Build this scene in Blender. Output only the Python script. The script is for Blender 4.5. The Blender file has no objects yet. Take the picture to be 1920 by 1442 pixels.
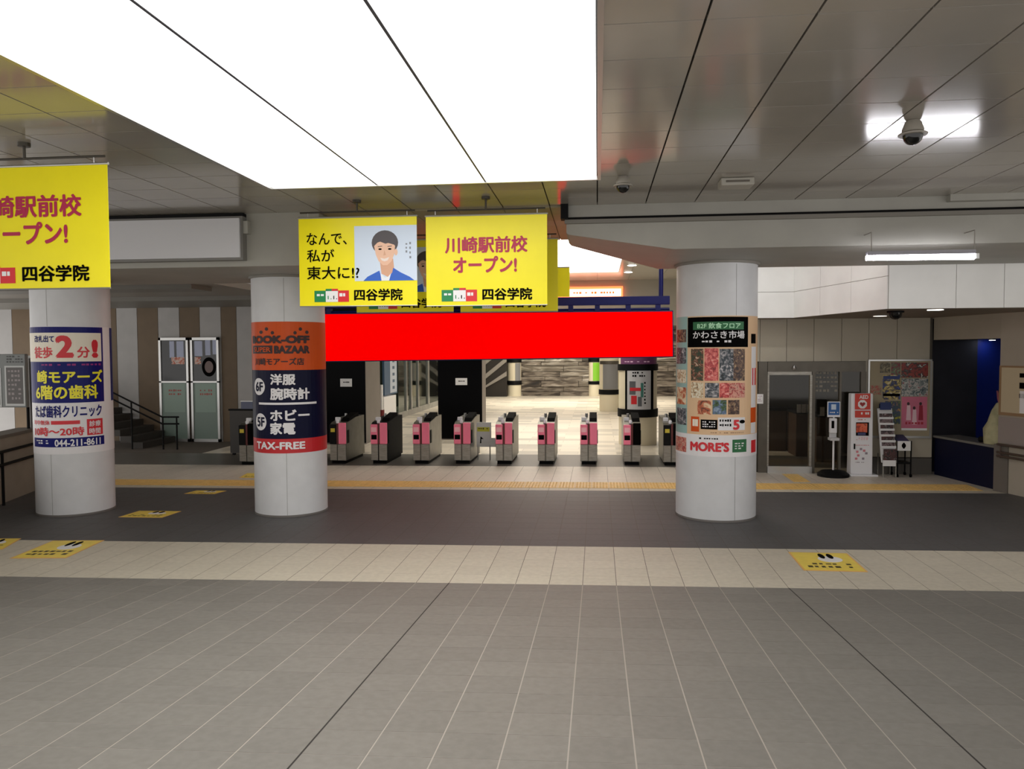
import bpy, bmesh, math, random
from mathutils import Vector, Matrix
random.seed(7)
scene = bpy.context.scene
COL = scene.collection

# ------------------------------------------------------------------ camera
F, CX, CY, H, VX, VY = 1450.0, 960.0, 721.0, 2.4, 1120.0, 658.0
_d = Vector(((VX - CX) / F, -(VY - CY) / F, 1.0)).normalized()      # world +Y in (right, up, forward)
_z = Vector((0, 1, 0)); _z = (_z - _d * _z.dot(_d)).normalized()
_x = _d.cross(_z)
if _x[0] < 0: _x = -_x
right = Vector((_x[0], _d[0], _z[0])); up = Vector((_x[1], _d[1], _z[1])); fwd = Vector((_x[2], _d[2], _z[2]))
cam = bpy.data.cameras.new('camera')
cam.sensor_fit = 'HORIZONTAL'; cam.sensor_width = 36; cam.lens = F / 1920 * 36
cam.clip_start = 0.05; cam.clip_end = 200
camo = bpy.data.objects.new('camera', cam); COL.objects.link(camo)
camo.matrix_world = Matrix(((right.x, up.x, -fwd.x, 0), (right.y, up.y, -fwd.y, 0), (right.z, up.z, -fwd.z, H), (0, 0, 0, 1)))
scene.camera = camo

# ------------------------------------------------------------------ world and exposure
w = bpy.data.worlds.new('world'); scene.world = w; w.use_nodes = True
w.node_tree.nodes['Background'].inputs[0].default_value = (1.0, 0.965, 0.93, 1)
w.node_tree.nodes['Background'].inputs[1].default_value = 1.0
vs = scene.view_settings
vs.view_transform = 'Standard'; vs.look = 'None'; vs.exposure = 0.52; vs.gamma = 1.0; vs.use_curve_mapping = False

CEIL_LIGHT = 2.15       # the big luminous ceiling
HALL_LIGHT = 2.8       # ceiling lights of the hall beyond the gates

# ------------------------------------------------------------------ measuring helpers
def ray(u, v):
    return right * ((u - CX) / F) + up * (-(v - CY) / F) + fwd
def fl(u, v, z=0.0):
    r = ray(u, v); t = (z - H) / r.z
    return r.x * t, r.y * t
def at(u, v, Y):
    r = ray(u, v); t = Y / r.y
    return r.x * t, r.z * t + H
def hit(u, v, p0, n):
    r = ray(u, v); c = Vector((0, 0, H))
    t = (Vector(p0) - c).dot(n) / r.dot(n)
    return c + r * t

# ------------------------------------------------------------------ materials
def lin(c):
    return tuple((x / 255 / 12.92 if x / 255 <= 0.04045 else ((x / 255 + 0.055) / 1.055) ** 2.4) for x in c)
MATS = {}
def mat(name, rgb, rough=0.5, metal=0.0, noise=0.0, scale=8.0, island=0.0, spec=0.5, stretch=None, rgb2=None):
    if name in MATS: return MATS[name]
    m = bpy.data.materials.new(name); m.use_nodes = True; MATS[name] = m
    nt = m.node_tree; b = nt.nodes['Principled BSDF']
    b.inputs['Roughness'].default_value = rough; b.inputs['Metallic'].default_value = metal
    b.inputs['Specular IOR Level'].default_value = spec
    col = lin(rgb) + (1,)
    b.inputs['Base Color'].default_value = col
    src = None
    if noise > 0 or rgb2:
        tc = nt.nodes.new('ShaderNodeTexCoord'); mp = nt.nodes.new('ShaderNodeMapping')
        if stretch: mp.inputs['Scale'].default_value = stretch
        n = nt.nodes.new('ShaderNodeTexNoise'); n.inputs['Scale'].default_value = scale; n.inputs['Detail'].default_value = 5
        nt.links.new(tc.outputs['Object'], mp.inputs['Vector']); nt.links.new(mp.outputs['Vector'], n.inputs['Vector'])
        r = nt.nodes.new('ShaderNodeValToRGB')
        a = col[:3]; c2 = lin(rgb2) if rgb2 else tuple(x * (1 + noise) for x in a)
        c1 = a if rgb2 else tuple(x * (1 - noise) for x in a)
        r.color_ramp.elements[0].position = 0.35; r.color_ramp.elements[1].position = 0.65
        r.color_ramp.elements[0].color = c1 + (1,); r.color_ramp.elements[1].color = c2 + (1,)
        nt.links.new(n.outputs['Fac'], r.inputs['Fac']); src = r.outputs['Color']
    if island > 0:
        g = nt.nodes.new('ShaderNodeNewGeometry'); oi = nt.nodes.new('ShaderNodeObjectInfo')
        ad = nt.nodes.new('ShaderNodeMath'); ad.operation = 'ADD'
        fr = nt.nodes.new('ShaderNodeMath'); fr.operation = 'FRACT'
        nt.links.new(g.outputs['Random Per Island'], ad.inputs[0]); nt.links.new(oi.outputs['Random'], ad.inputs[1]); nt.links.new(ad.outputs[0], fr.inputs[0])
        mr = nt.nodes.new('ShaderNodeMapRange'); mr.inputs['To Min'].default_value = 1 - island; mr.inputs['To Max'].default_value = 1 + island
        nt.links.new(fr.outputs[0], mr.inputs['Value'])
        mx = nt.nodes.new('ShaderNodeMix'); mx.data_type = 'RGBA'; mx.blend_type = 'MULTIPLY'; mx.inputs['Factor'].default_value = 1
        if src: nt.links.new(src, mx.inputs['A'])
        else: mx.inputs['A'].default_value = col
        nt.links.new(mr.outputs['Result'], mx.inputs['B']); src = mx.outputs['Result']
    if src: nt.links.new(src, b.inputs['Base Color'])
    return m
def emit(name, rgb, strength):
    if name in MATS: return MATS[name]
    m = bpy.data.materials.new(name); m.use_nodes = True; MATS[name] = m
    b = m.node_tree.nodes['Principled BSDF']
    b.inputs['Base Color'].default_value = (0.8, 0.8, 0.8, 1) if min(rgb) > 100 else lin(rgb) + (1,)
    b.inputs['Emission Color'].default_value = lin(rgb) + (1,); b.inputs['Emission Strength'].default_value = strength
    b.inputs['Roughness'].default_value = 0.8; b.inputs['Specular IOR Level'].default_value = 0.0
    return m
def glass(name, tint, alpha=0.35):
    if name in MATS: return MATS[name]
    m = bpy.data.materials.new(name); m.use_nodes = True; MATS[name] = m
    nt = m.node_tree; nt.nodes.remove(nt.nodes['Principled BSDF'])
    t = nt.nodes.new('ShaderNodeBsdfTransparent'); t.inputs[0].default_value = lin(tint) + (1,)
    g = nt.nodes.new('ShaderNodeBsdfGlossy'); g.inputs['Roughness'].default_value = 0.05
    g.inputs[0].default_value = (0.9, 0.9, 0.9, 1)
    mx = nt.nodes.new('ShaderNodeMixShader'); mx.inputs[0].default_value = alpha
    nt.links.new(t.outputs[0], mx.inputs[1]); nt.links.new(g.outputs[0], mx.inputs[2])
    nt.links.new(mx.outputs[0], nt.nodes['Material Output'].inputs[0])
    return m
def voro(name, cols, scale=14.0, rough=0.4, stretch=(1, 1, 1)):
    """a printed picture of small things: cells and blotches in a few colours"""
    if name in MATS: return MATS[name]
    m = bpy.data.materials.new(name); m.use_nodes = True; MATS[name] = m
    nt = m.node_tree; b = nt.nodes['Principled BSDF']; b.inputs['Roughness'].default_value = rough
    tc = nt.nodes.new('ShaderNodeTexCoord'); mp = nt.nodes.new('ShaderNodeMapping'); mp.inputs['Scale'].default_value = stretch
    n = nt.nodes.new('ShaderNodeTexNoise'); n.inputs['Scale'].default_value = scale; n.inputs['Detail'].default_value = 3
    n.inputs['Distortion'].default_value = 1.2
    nt.links.new(tc.outputs['Object'], mp.inputs['Vector']); nt.links.new(mp.outputs['Vector'], n.inputs['Vector'])
    r = nt.nodes.new('ShaderNodeValToRGB'); r.color_ramp.interpolation = 'EASE'
    k = len(cols)
    while len(r.color_ramp.elements) < k: r.color_ramp.elements.new(0.5)
    for i, c in enumerate(cols):
        r.color_ramp.elements[i].position = 0.3 + 0.4 * i / (k - 1); r.color_ramp.elements[i].color = lin(c) + (1,)
    nt.links.new(n.outputs['Fac'], r.inputs['Fac']); nt.links.new(r.outputs['Color'], b.inputs['Base Color'])
    return m

# ------------------------------------------------------------------ mesh and object helpers
def tag(o, label=None, cat=None, group=None, kind=None):
    if label: o['label'] = label
    if cat: o['category'] = cat
    if group: o['group'] = group
    if kind: o['kind'] = kind
    return o
def thing(name, label, cat, loc=(0, 0, 0), group=None):
    o = bpy.data.objects.new(name, None); COL.objects.link(o); o.location = loc; o.empty_display_size = 0.1
    return tag(o, label, cat, group)
def wloc(o):
    p = Vector((0, 0, 0))
    while o is not None:
        p = p + o.location; o = o.parent
    return p
class MB:
    def __init__(s): s.v = []; s.f = []
    def quad(s, pts):
        n = len(s.v); s.v += [tuple(p) for p in pts]; s.f.append(tuple(range(n, n + len(pts)))); return s
    def box(s, x0, y0, z0, x1, y1, z1):
        n = len(s.v)
        s.v += [(x0, y0, z0), (x1, y0, z0), (x1, y1, z0), (x0, y1, z0), (x0, y0, z1), (x1, y0, z1), (x1, y1, z1), (x0, y1, z1)]
        s.f += [tuple(n + i for i in f) for f in ((0, 3, 2, 1), (4, 5, 6, 7), (0, 1, 5, 4), (1, 2, 6, 5), (2, 3, 7, 6), (3, 0, 4, 7))]
        return s
    def prism(s, a, b):
        """a, b: two loops of equal length joined by sides"""
        n = len(s.v); k = len(a)
        s.v += [tuple(p) for p in a] + [tuple(p) for p in b]
        s.f.append(tuple(range(n + k - 1, n - 1, -1))); s.f.append(tuple(range(n + k, n + 2 * k)))
        for i in range(k):
            j = (i + 1) % k; s.f.append((n + i, n + j, n + k + j, n + k + i))
        return s
    def plan(s, poly, z0, z1):
        return s.prism([(x, y, z0) for x, y in poly], [(x, y, z1) for x, y in poly])
    def side(s, poly, x0, x1):      # poly in (y, z)
        return s.prism([(x0, y, z) for y, z in poly], [(x1, y, z) for y, z in poly])
    def front(s, poly, y0, y1):     # poly in (x, z)
        return s.prism([(x, y0, z) for x, z in poly], [(x, y1, z) for x, z in poly])
    def tube(s, pts, r, seg=8):
        pts = [Vector(p) for p in pts]; rings = []
        for i, p in enumerate(pts):
            d = (pts[min(i + 1, len(pts) - 1)] - pts[max(i - 1, 0)]).normalized()
            a = d.cross(Vector((0, 0, 1)))
            if a.length < 1e-3: a = Vector((1, 0, 0))
            a.normalize(); b = d.cross(a)
            n = len(s.v); rings.append(n)
            rr = r[i] if isinstance(r, (list, tuple)) else r
            s.v += [tuple(p + a * rr * math.cos(2 * math.pi * k / seg) + b * rr * math.sin(2 * math.pi * k / seg)) for k in range(seg)]
        for q in range(len(rings) - 1):
            for k in range(seg):
                j = (k + 1) % seg
                s.f.append((rings[q] + k, rings[q] + j, rings[q + 1] + j, rings[q + 1] + k))
        s.f.append(tuple(rings[0] + k for k in range(seg - 1, -1, -1))); s.f.append(tuple(rings[-1] + k for k in range(seg)))
        return s
    def lathe(s, cx, cy, prof, seg=32):   # prof: (r, z) from bottom to top
        rings = []
        for r, z in prof:
            n = len(s.v); rings.append(n)
            s.v += [(cx + r * math.cos(2 * math.pi * k / seg), cy + r * math.sin(2 * math.pi * k / seg), z) for k in range(seg)]
        for q in range(len(rings) - 1):
            for k in range(seg):
                j = (k + 1) % seg
                s.f.append((rings[q] + k, rings[q] + j, rings[q + 1] + j, rings[q + 1] + k))
        s.f.append(tuple(rings[0] + k for k in range(seg - 1, -1, -1))); s.f.append(tuple(rings[-1] + k for k in range(seg)))
        return s
    def build(s, name, m, parent=None, smooth=False, bevel=0.0):
        o0 = wloc(parent) if parent is not None else Vector((0, 0, 0))
        me = bpy.data.meshes.new(name)
        me.from_pydata([(x - o0.x, y - o0.y, z - o0.z) for x, y, z in s.v], [], s.f); me.update()
        bm = bmesh.new(); bm.from_mesh(me)
        bmesh.ops.recalc_face_normals(bm, faces=bm.faces)
        if bevel > 0:
            bmesh.ops.bevel(bm, geom=list(bm.edges), offset=bevel, segments=2, profile=0.5, affect='EDGES')
        bm.to_mesh(me); bm.free()
        if smooth:
            for p in me.polygons: p.use_smooth = True
        me.materials.append(m)
        o = bpy.data.objects.new(name, me); COL.objects.link(o)
        if smooth:
            try: me.set_sharp_from_angle(angle=math.radians(40))
            except Exception: pass
        if parent is not None: o.parent = parent
        return o
def struct(name, mb, m, **k):
    o = mb.build(name, m, **k); o['kind'] = 'structure'; return o

# flat prints: a map turns (a, b, off) into a point; a runs right, b runs up, off towards the viewer
def plane_map(Y): return lambda a, b, off: (a, Y - off, b)
def oblique_map(p0, d):      # d unit vector in plan along a
    n = Vector((d[1], -d[0], 0))
    return lambda a, b, off: (p0[0] + d[0] * a + n.x * off, p0[1] + d[1] * a + n.y * off, b)
def col_map(c): return lambda a, b, off: (c[0] + (c[2] + off) * math.sin(a / c[2]), c[1] - (c[2] + off) * math.cos(a / c[2]), b)
def floor_map(o, ex, ey):    # a,b in 0..1 on a parallelogram
    return lambda a, b, off: (o[0] + ex[0] * a + ey[0] * b, o[1] + ex[1] * a + ey[1] * b, 0.004 + off)
def colpx(u, v, c):
    """pixel -> (arc length, z) on a column (cx, cy, R); beyond the limb it clamps"""
    r = ray(u, v); a = r.x ** 2 + r.y ** 2; b = -2 * (r.x * c[0] + r.y * c[1]); k = c[0] ** 2 + c[1] ** 2 - c[2] ** 2
    D = max(b * b - 4 * a * k, 0.0); t = (-b - math.sqrt(D)) / (2 * a)
    th = math.atan2(r.x * t - c[0], -(r.y * t - c[1]))
    return th * c[2], H + r.z * t
def crect(c, u0, v0, u1, v1):
    um, vm = (u0 + u1) / 2, (v0 + v1) / 2
    a0 = colpx(u0, vm, c)[0]; a1 = colpx(u1, vm, c)[0]
    return a0, colpx(um, v1, c)[1], a1, colpx(um, v0, c)[1]
def prect(Y, u0, v0, u1, v1):
    um, vm = (u0 + u1) / 2, (v0 + v1) / 2
    return at(u0, vm, Y)[0], at(um, v1, Y)[1], at(u1, vm, Y)[0], at(um, v0, Y)[1]
def sheet(name, rect, mp, off, m, parent, th=0.002, label=None):
    a0, b0, a1, b1 = rect
    n = max(1, int(abs(a1 - a0) / 0.06)) if mp.__qualname__.startswith('col_map') else 1
    mb = MB()
    for i in range(n):
        p, q = a0 + (a1 - a0) * i / n, a0 + (a1 - a0) * (i + 1) / n
        k = len(mb.v)
        mb.v += [mp(p, b0, off), mp(q, b0, off), mp(q, b1, off), mp(p, b1, off), mp(p, b0, off - th), mp(q, b0, off - th), mp(q, b1, off - th), mp(p, b1, off - th)]
        mb.f += [(k, k + 1, k + 2, k + 3), (k + 5, k + 4, k + 7, k + 6), (k, k + 4, k + 5, k + 1), (k + 3, k + 2, k + 6, k + 7)]
        if i == 0: mb.f.append((k, k + 3, k + 7, k + 4))
        if i == n - 1: mb.f.append((k + 1, k + 5, k + 6, k + 2))
    o = mb.build(name, m, parent)
    if label: o['label'] = label
    return o
def shape(name, poly, mp, off, m, parent, th=0.002):
    mb = MB()
    if mp.__qualname__.startswith('col_map'):
        v2, f2 = refine([(a, b, 0) for a, b in poly], [tuple(range(len(poly)))], 0.03)
        mb.v = [mp(a, b, off) for a, b, _ in v2]; mb.f = f2
    else: mb.prism([mp(a, b, off) for a, b in poly], [mp(a, b, off - th) for a, b in poly])
    return mb.build(name, m, parent)
def ell(cx, cy, rx, ry, n=20, a0=0, a1=360):
    return [(cx + rx * math.cos(math.radians(a0 + (a1 - a0) * i / n)), cy + ry * math.sin(math.radians(a0 + (a1 - a0) * i / n))) for i in range(n + (0 if a1 - a0 == 360 else 1))]
def refine(vs_, fs, mx):
    """split long edges so that a print follows a round column"""
    bm = bmesh.new(); bv = [bm.verts.new(v) for v in vs_]
    for f in fs:
        try: bm.faces.new([bv[i] for i in f])
        except ValueError: pass
    bmesh.ops.triangulate(bm, faces=bm.faces)
    for _ in range(4):
        e = [x for x in bm.edges if abs(x.verts[0].co.x - x.verts[1].co.x) > mx]
        if not e: break
        bmesh.ops.subdivide_edges(bm, edges=e, cuts=1); bmesh.ops.triangulate(bm, faces=[f for f in bm.faces if len(f.verts) > 3])
    bm.verts.index_update(); out = [tuple(v.co) for v in bm.verts], [tuple(v.index for v in f.verts) for f in bm.faces]
    bm.free(); return out
_fc = {}
def glyphs(body, bold):
    key = (body, bold)
    if key not in _fc:
        c = bpy.data.curves.new('t', 'FONT'); c.body = body; c.size = 1; c.resolution_u = 3
        o = bpy.data.objects.new('t', c); COL.objects.link(o)
        dg = bpy.context.evaluated_depsgraph_get()
        me = bpy.data.meshes.new_from_object(o.evaluated_get(dg))
        bv = [tuple(v.co) for v in me.vertices]; bf = [tuple(p.vertices) for p in me.polygons]
        V, Fc = list(bv), list(bf)
        if bold > 0:      # thicken the strokes with copies shifted all round
            for q in range(6):
                ox, oy = bold * math.cos(q * math.pi / 3), bold * math.sin(q * math.pi / 3); n = len(V)
                V += [(a + ox, b + oy, 0.00025 * (q + 1)) for a, b, _ in bv]; Fc += [tuple(i + n for i in f) for f in bf]
        _fc[key] = (V, Fc)
        bpy.data.objects.remove(o); bpy.data.curves.remove(c); bpy.data.meshes.remove(me)
    return _fc[key]
def text(body, rect, mp, off, m, parent, bold=0.02, name='lettering'):
    vs_, fs = glyphs(body, bold)
    xs = [v[0] for v in vs_]; ys = [v[1] for v in vs_]
    X0, X1, Y0, Y1 = min(xs), max(xs), min(ys), max(ys)
    a0, b0, a1, b1 = rect
    me = bpy.data.meshes.new(name); o0 = wloc(parent)
    q2 = [(a0 + (v[0] - X0) / (X1 - X0) * (a1 - a0), b0 + (v[1] - Y0) / max(Y1 - Y0, 1e-6) * (b1 - b0), v[2]) for v in vs_]
    if mp.__qualname__.startswith('col_map'): q2, fs = refine(q2, fs, 0.045)
    pts = [Vector(mp(a, b, off + z)) - o0 for a, b, z in q2]
    me.from_pydata([tuple(p) for p in pts], [], fs); me.update(); me.materials.append(m)
    o = bpy.data.objects.new(name, me); COL.objects.link(o); o.parent = parent
    return o
def dashes(rect, mp, off, m, parent, rows=1, n=8, name='fine_print', seed=1):
    """print too small to read: short strokes in rows, one mesh"""
    rd = random.Random(seed); a0, b0, a1, b1 = rect; mb = MB()
    for r in range(rows):
        y1 = b1 - (b1 - b0) * r / rows; y0 = y1 - (b1 - b0) / rows * 0.62
        for i in range(n):
            if rd.random() < 0.12: continue
            p = a0 + (a1 - a0) * (i + 0.05) / n; q = a0 + (a1 - a0) * (i + 0.55 + 0.35 * rd.random()) / n
            j = (y1 - y0) * 0.25 * rd.random()
            mb.quad([mp(p, y0 + j, off), mp(q, y0 + j, off), mp(q, y1 - j, off), mp(p, y1 - j, off)])
    o = mb.build(name, m, parent); o['kind'] = 'stuff'; return o

# shared materials
M_white = mat('white_paint', (214, 212, 208), 0.5, noise=0.04, scale=3)
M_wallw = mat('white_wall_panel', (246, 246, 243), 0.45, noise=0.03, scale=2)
M_beam = mat('grey_beam_paint', (160, 158, 150), 0.55, noise=0.05, scale=2)
M_black = mat('black_gloss', (5, 5, 7), 0.25, spec=0.15)
M_blackm = mat('black_matte', (13, 13, 14), 0.6, spec=0.15)
M_steel = mat('brushed_steel', (150, 146, 138), 0.38, metal=0.85, noise=0.15, scale=6, stretch=(1, 1, 8))
M_dsteel = mat('dark_steel_frame', (92, 87, 79), 0.4, metal=0.6, noise=0.08, scale=5)
M_alu = mat('aluminium', (190, 190, 188), 0.3, metal=0.8)
M_paper = mat('white_paper', (235, 235, 235), 0.6)
M_red = mat('red_print', (205, 25, 35), 0.45)
M_navy = mat('navy_print', (16, 22, 84), 0.4)
M_yel = mat('yellow_print', (240, 225, 5), 0.42)
M_ink = mat('black_print', (7, 6, 6), 0.8, spec=0.05)

# ================================================================== FLOOR
SH = 0.045                     # the floor bands run slightly askew to the ceiling grid
TX, TY, X00 = 0.345, 0.31, -1.53
YB = 7.88                      # foot of the ramp at X = 0
RM = 0.079                     # the ramp rises towards the near end
def yb(x, off): return off + SH * x
def rz(x, y): return max(0.0, (yb(x, YB) - y) * RM)
M_tile = mat('grey_floor_tile', (126, 123, 117), 0.55, noise=0.06, scale=18, island=0.05)
M_tileb = mat('beige_floor_tile', (200, 193, 176), 0.55, noise=0.05, scale=16, island=0.03)
M_grout = mat('pale_grout', (172, 164, 155), 0.8)
M_groutd = mat('dark_grout', (96, 88, 80), 0.8)
fb = MB()
L, R_ = -14.0, 9.5
fb.quad([(L, yb(L, YB), -0.0012), (R_, yb(R_, YB), -0.0012), (R_, 44, -0.0012), (L, 44, -0.0012)])
floor = struct('floor', fb, M_groutd)
def tile_mesh(mb, x0, x1, o0, o1, zf, t=0.012, g=0.004):
    c = []; h = g * 0.55
    for (x, o) in ((x0 + g, o0 + h), (x1 - g, o0 + h), (x1 - g, o1 - h), (x0 + g, o1 - h)):
        y = yb(x, o); c.append((x, y, zf(x, y)))
    mb.prism([(x, y, z - t) for x, y, z in c], c)
# ramp: its own piece of the setting, with every tile a part
rb = MB()
rb.prism([(-14, yb(-14, YB), -0.0012), (9.5, yb(9.5, YB), -0.0012), (9.5, yb(9.5, 0.6), rz(9.5, yb(9.5, 0.6)) - 0.0012), (-14, yb(-14, 0.6), rz(-14, yb(-14, 0.6)) - 0.0012)],
         [(-14, yb(-14, YB), -0.05), (9.5, yb(9.5, YB), -0.05), (9.5, yb(9.5, 0.6), rz(9.5, yb(9.5, 0.6)) - 0.05), (-14, yb(-14, 0.6), rz(-14, yb(-14, 0.6)) - 0.05)])
ramp = struct('floor_ramp', rb, M_grout)
tiles = []; far_r = MB()
for j in range(0, 23):
    for i in range(-34, 32):
        x0 = X00 + i * TX; o1 = YB - j * TY; o0 = o1 - TY
        if x0 < -13.8 or x0 + TX > 9.4: continue
        xm, ym = x0 + TX / 2, yb(x0, (o0 + o1) / 2); zz = rz(xm, ym)
        p = Vector((xm, ym, zz)) - Vector((0, 0, H)); dz = p.dot(fwd)
        vis = dz > 0.5 and abs(p.dot(right) / dz) < 0.70 and -p.dot(up) / dz < 0.53
        tiles.append((vis, -dz, x0, o0, o1))
vt = sorted([t for t in tiles if t[0]], key=lambda t: -t[1])
keep = set(id(t) for t in vt[:300])
for t in tiles:
    g = 0.0042
    if id(t) in keep:
        mb = MB(); tile_mesh(mb, t[2], t[2] + TX, t[3], t[4], rz, g=g)
        mb.build('floor_tile', M_tile, ramp)
    else: tile_mesh(far_r, t[2], t[2] + TX, t[3], t[4], rz, g=g)
far_r.build('floor_tiles', M_tile, ramp)['kind'] = 'stuff'
# two dark movement joints run up the ramp
for k, X in enumerate((X00, X00 + 10 * TX)):
    mb = MB(); y0, y1 = yb(X, 0.9), yb(X, YB)
    mb.prism([(X - 0.005, y0, rz(X, y0) - 0.004), (X + 0.005, y0, rz(X, y0) - 0.004), (X + 0.005, y1, -0.004), (X - 0.005, y1, -0.004)],
             [(X - 0.005, y0, rz(X, y0) + 0.0006), (X + 0.005, y0, rz(X, y0) + 0.0006), (X + 0.005, y1, 0.0006), (X - 0.005, y1, 0.0006)])
    mb.build('movement_joint', mat('dark_joint', (40, 36, 33), 0.8), ramp)
flat = lambda x, y: 0.0
def band(o0, o1, m, ty, xa=-14.0, xb=9.4, tx=TX, name='floor_tiles'):
    mb = MB(); n = max(1, round((o1 - o0) / ty)); d = (o1 - o0) / n
    i = math.floor((xa - X00) / tx)
    while X00 + (i + 1) * tx <= xb + 1e-6:
        for j in range(n): tile_mesh(mb, X00 + i * tx, X00 + (i + 1) * tx, o0 + j * d, o0 + (j + 1) * d, flat, g=0.003)
        i += 1
    o = mb.build(name, m, floor); o['kind'] = 'stuff'; return o
band(YB, 9.45, M_tileb, 0.31)
band(9.45, 13.28, mat('shaded_grey_tile', (86, 85, 85), 0.58, noise=0.06, scale=18, island=0.04), 0.32)  # grey tile, its colour darkened for the shade over this band
band(13.28, 13.52, M_tileb, 0.3)
band(13.52, 14.12, M_tileb, 0.3)
band(14.12, 16.05, mat('pale_floor_tile', (206, 197, 184), 0.42, noise=0.05, scale=16, island=0.03), 0.32)
# dark granite strip under the gates
mb = MB(); mb.plan([(-14, yb(-14, 16.05)), (9, yb(9, 16.05)), (9, yb(9, 17.9)), (-14, yb(-14, 17.9))], -0.012, 0.0)
mb.build('granite_strip', mat('granite_dark', (96, 92, 86), 0.4, noise=0.1, scale=30), floor)
# hall floor: cream with scattered grey slabs
mh = mat('hall_floor', (226, 216, 196), 0.35)
nt = mh.node_tree; bs = nt.nodes['Principled BSDF']
tc = nt.nodes.new('ShaderNodeTexCoord'); br = nt.nodes.new('ShaderNodeTexBrick')
br.inputs['Scale'].default_value = 1.0; br.inputs['Brick Width'].default_value = 0.9; br.inputs['Row Height'].default_value = 0.45
br.inputs['Mortar Size'].default_value = 0.008; br.inputs['Bias'].default_value = -0.4
br.inputs['Color1'].default_value = lin((232, 222, 204)) + (1,); br.inputs['Color2'].default_value = lin((140, 134, 124)) + (1,)
br.inputs['Mortar'].default_value = lin((196, 186, 168)) + (1,)
nt.links.new(tc.outputs['Object'], br.inputs['Vector']); nt.links.new(br.outputs['Color'], bs.inputs['Base Color'])
mb = MB(); mb.plan([(-9.4, yb(-9.4, 17.9)), (9, yb(9, 17.9)), (9, 43), (-9.4, 43)], -0.012, 0.0); mb.build('hall_paving', mh, floor)
# tactile guide strip: yellow blocks with raised dots
M_tac = mat('tactile_yellow', (232, 196, 120), 0.5, noise=0.08, scale=9, island=0.05)
tact = thing('tactile_paving', 'long yellow tactile guide strip across the floor before the ticket gates', 'paving', (0, 13.8, 0))
nm = None
x = -13.0; mbs = MB(); k = 0
while x + 0.3 < 6.55:
    y0 = yb(x, 13.52); y1 = yb(x, 14.12)
    for q in range(2):
        ya = y0 + q * 0.3
        b_ = MB(); b_.box(x + 0.003, ya + 0.003, 0.0, x + 0.297, ya + 0.297, 0.006)
        for a in range(5):
            for c in range(5): b_.box(x + 0.03 + a * 0.055, ya + 0.03 + c * 0.055, 0.006, x + 0.055 + a * 0.055, ya + 0.055 + c * 0.055, 0.0105)
        b_.build('tactile_block', M_tac, tact)
    x += 0.3
tx0, _ = fl(1480, 897)
tb = thing('tactile_paving', 'short yellow tactile branch leading to the glass side door', 'paving', (fl(1480, 897)[0], 14.5, 0))
for q in range(3):
    ya = 14.46 + q * 0.3; xx = fl(1478, 897)[0]
    b_ = MB(); b_.box(xx, ya + 0.003, 0.0, xx + 0.297, ya + 0.297, 0.006)
    for a in range(5):
        for c in range(5): b_.box(xx + 0.03 + a * 0.055, ya + 0.03 + c * 0.055, 0.006, xx + 0.05 + a * 0.055, ya + 0.05 + c * 0.055, 0.0105)
    b_.build('tactile_block', M_tac, tb)

# ================================================================== CEILING
ZC = 4.2
YF = 9.68                      # front of the cross beam
PX, PY = 0.586, 0.535
M_cp = mat('ceiling_panel_metal', (160, 154, 145), 0.13, metal=0.08, noise=0.03, scale=2, island=0.035, spec=0.6)
mb = MB(); mb.box(-11.1, -3.0, ZC + 0.03, 10.4, 9.66, ZC + 0.12)
ceil = struct('ceiling', mb, mat('ceiling_void', (30, 28, 26), 0.8))
LX0, LX1, LY1 = -6 * PX, 0.0, 8.13
LROWS = 13
LY0 = LY1 - LROWS * PY
for i in range(-19, 18):
    for j in range(-6, 21):
        x0 = i * PX; y1 = LY1 + 3 * PY - j * PY; y0 = y1 - PY
        if x0 < -11.0 or x0 + PX > 10.3 or y0 < -2.8 or y0 > YF: continue
        y1 = min(y1, YF)
        if -6 <= i < 0 and y0 > LY0 - 0.01 and y1 < LY1 + 0.01: continue
        xm, ym = x0 + PX / 2, (y0 + y1) / 2
        p = Vector((xm, ym, ZC)) - Vector((0, 0, H)); dz = p.dot(fwd)
        vis = dz > 1 and abs(p.dot(right) / dz) < 0.80 and p.dot(up) / dz < 0.62
        b_ = MB(); b_.box(x0 + 0.007, y0 + 0.005, ZC, x0 + PX - 0.007, y1 - 0.005, ZC + 0.03)
        if vis: b_.build('ceiling_panel', M_cp, ceil)
        else:
            if nm is None: nm = MB()
            nm.v, nm.f = nm.v + b_.v, nm.f + [tuple(q + len(nm.v) for q in f) for f in b_.f]
nm.build('ceiling_panels', M_cp, ceil)['kind'] = 'stuff'
# middle bay ceiling goes on past the beam line
M_mid = mat('middle_ceiling', (160, 150, 122), 0.5, metal=0.0)
X_ML, X_MR = at(598, 400, YF)[0], at(1062, 400, YF)[0]
mb = MB(); mb.box(X_ML, YF, ZC, X_MR, 12.5, ZC + 1.1)
midc = struct('ceiling', mb, mat('ceiling_void2', (60, 57, 50), 0.7))
i = -7
while i < 0:
    for j in range(6):
        xa, xb_ = max(i * PX, X_ML), min((i + 1) * PX, X_MR)
        ya, yb2 = YF + j * 0.47, YF + (j + 1) * 0.47
        if xb_ - xa > 0.05:
            b_ = MB(); b_.box(xa + 0.005, ya + 0.003, ZC - 0.02, xb_ - 0.005, min(yb2, 12.5) - 0.003, ZC); b_.build('ceiling_panel', M_mid, midc)
    i += 1

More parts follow.
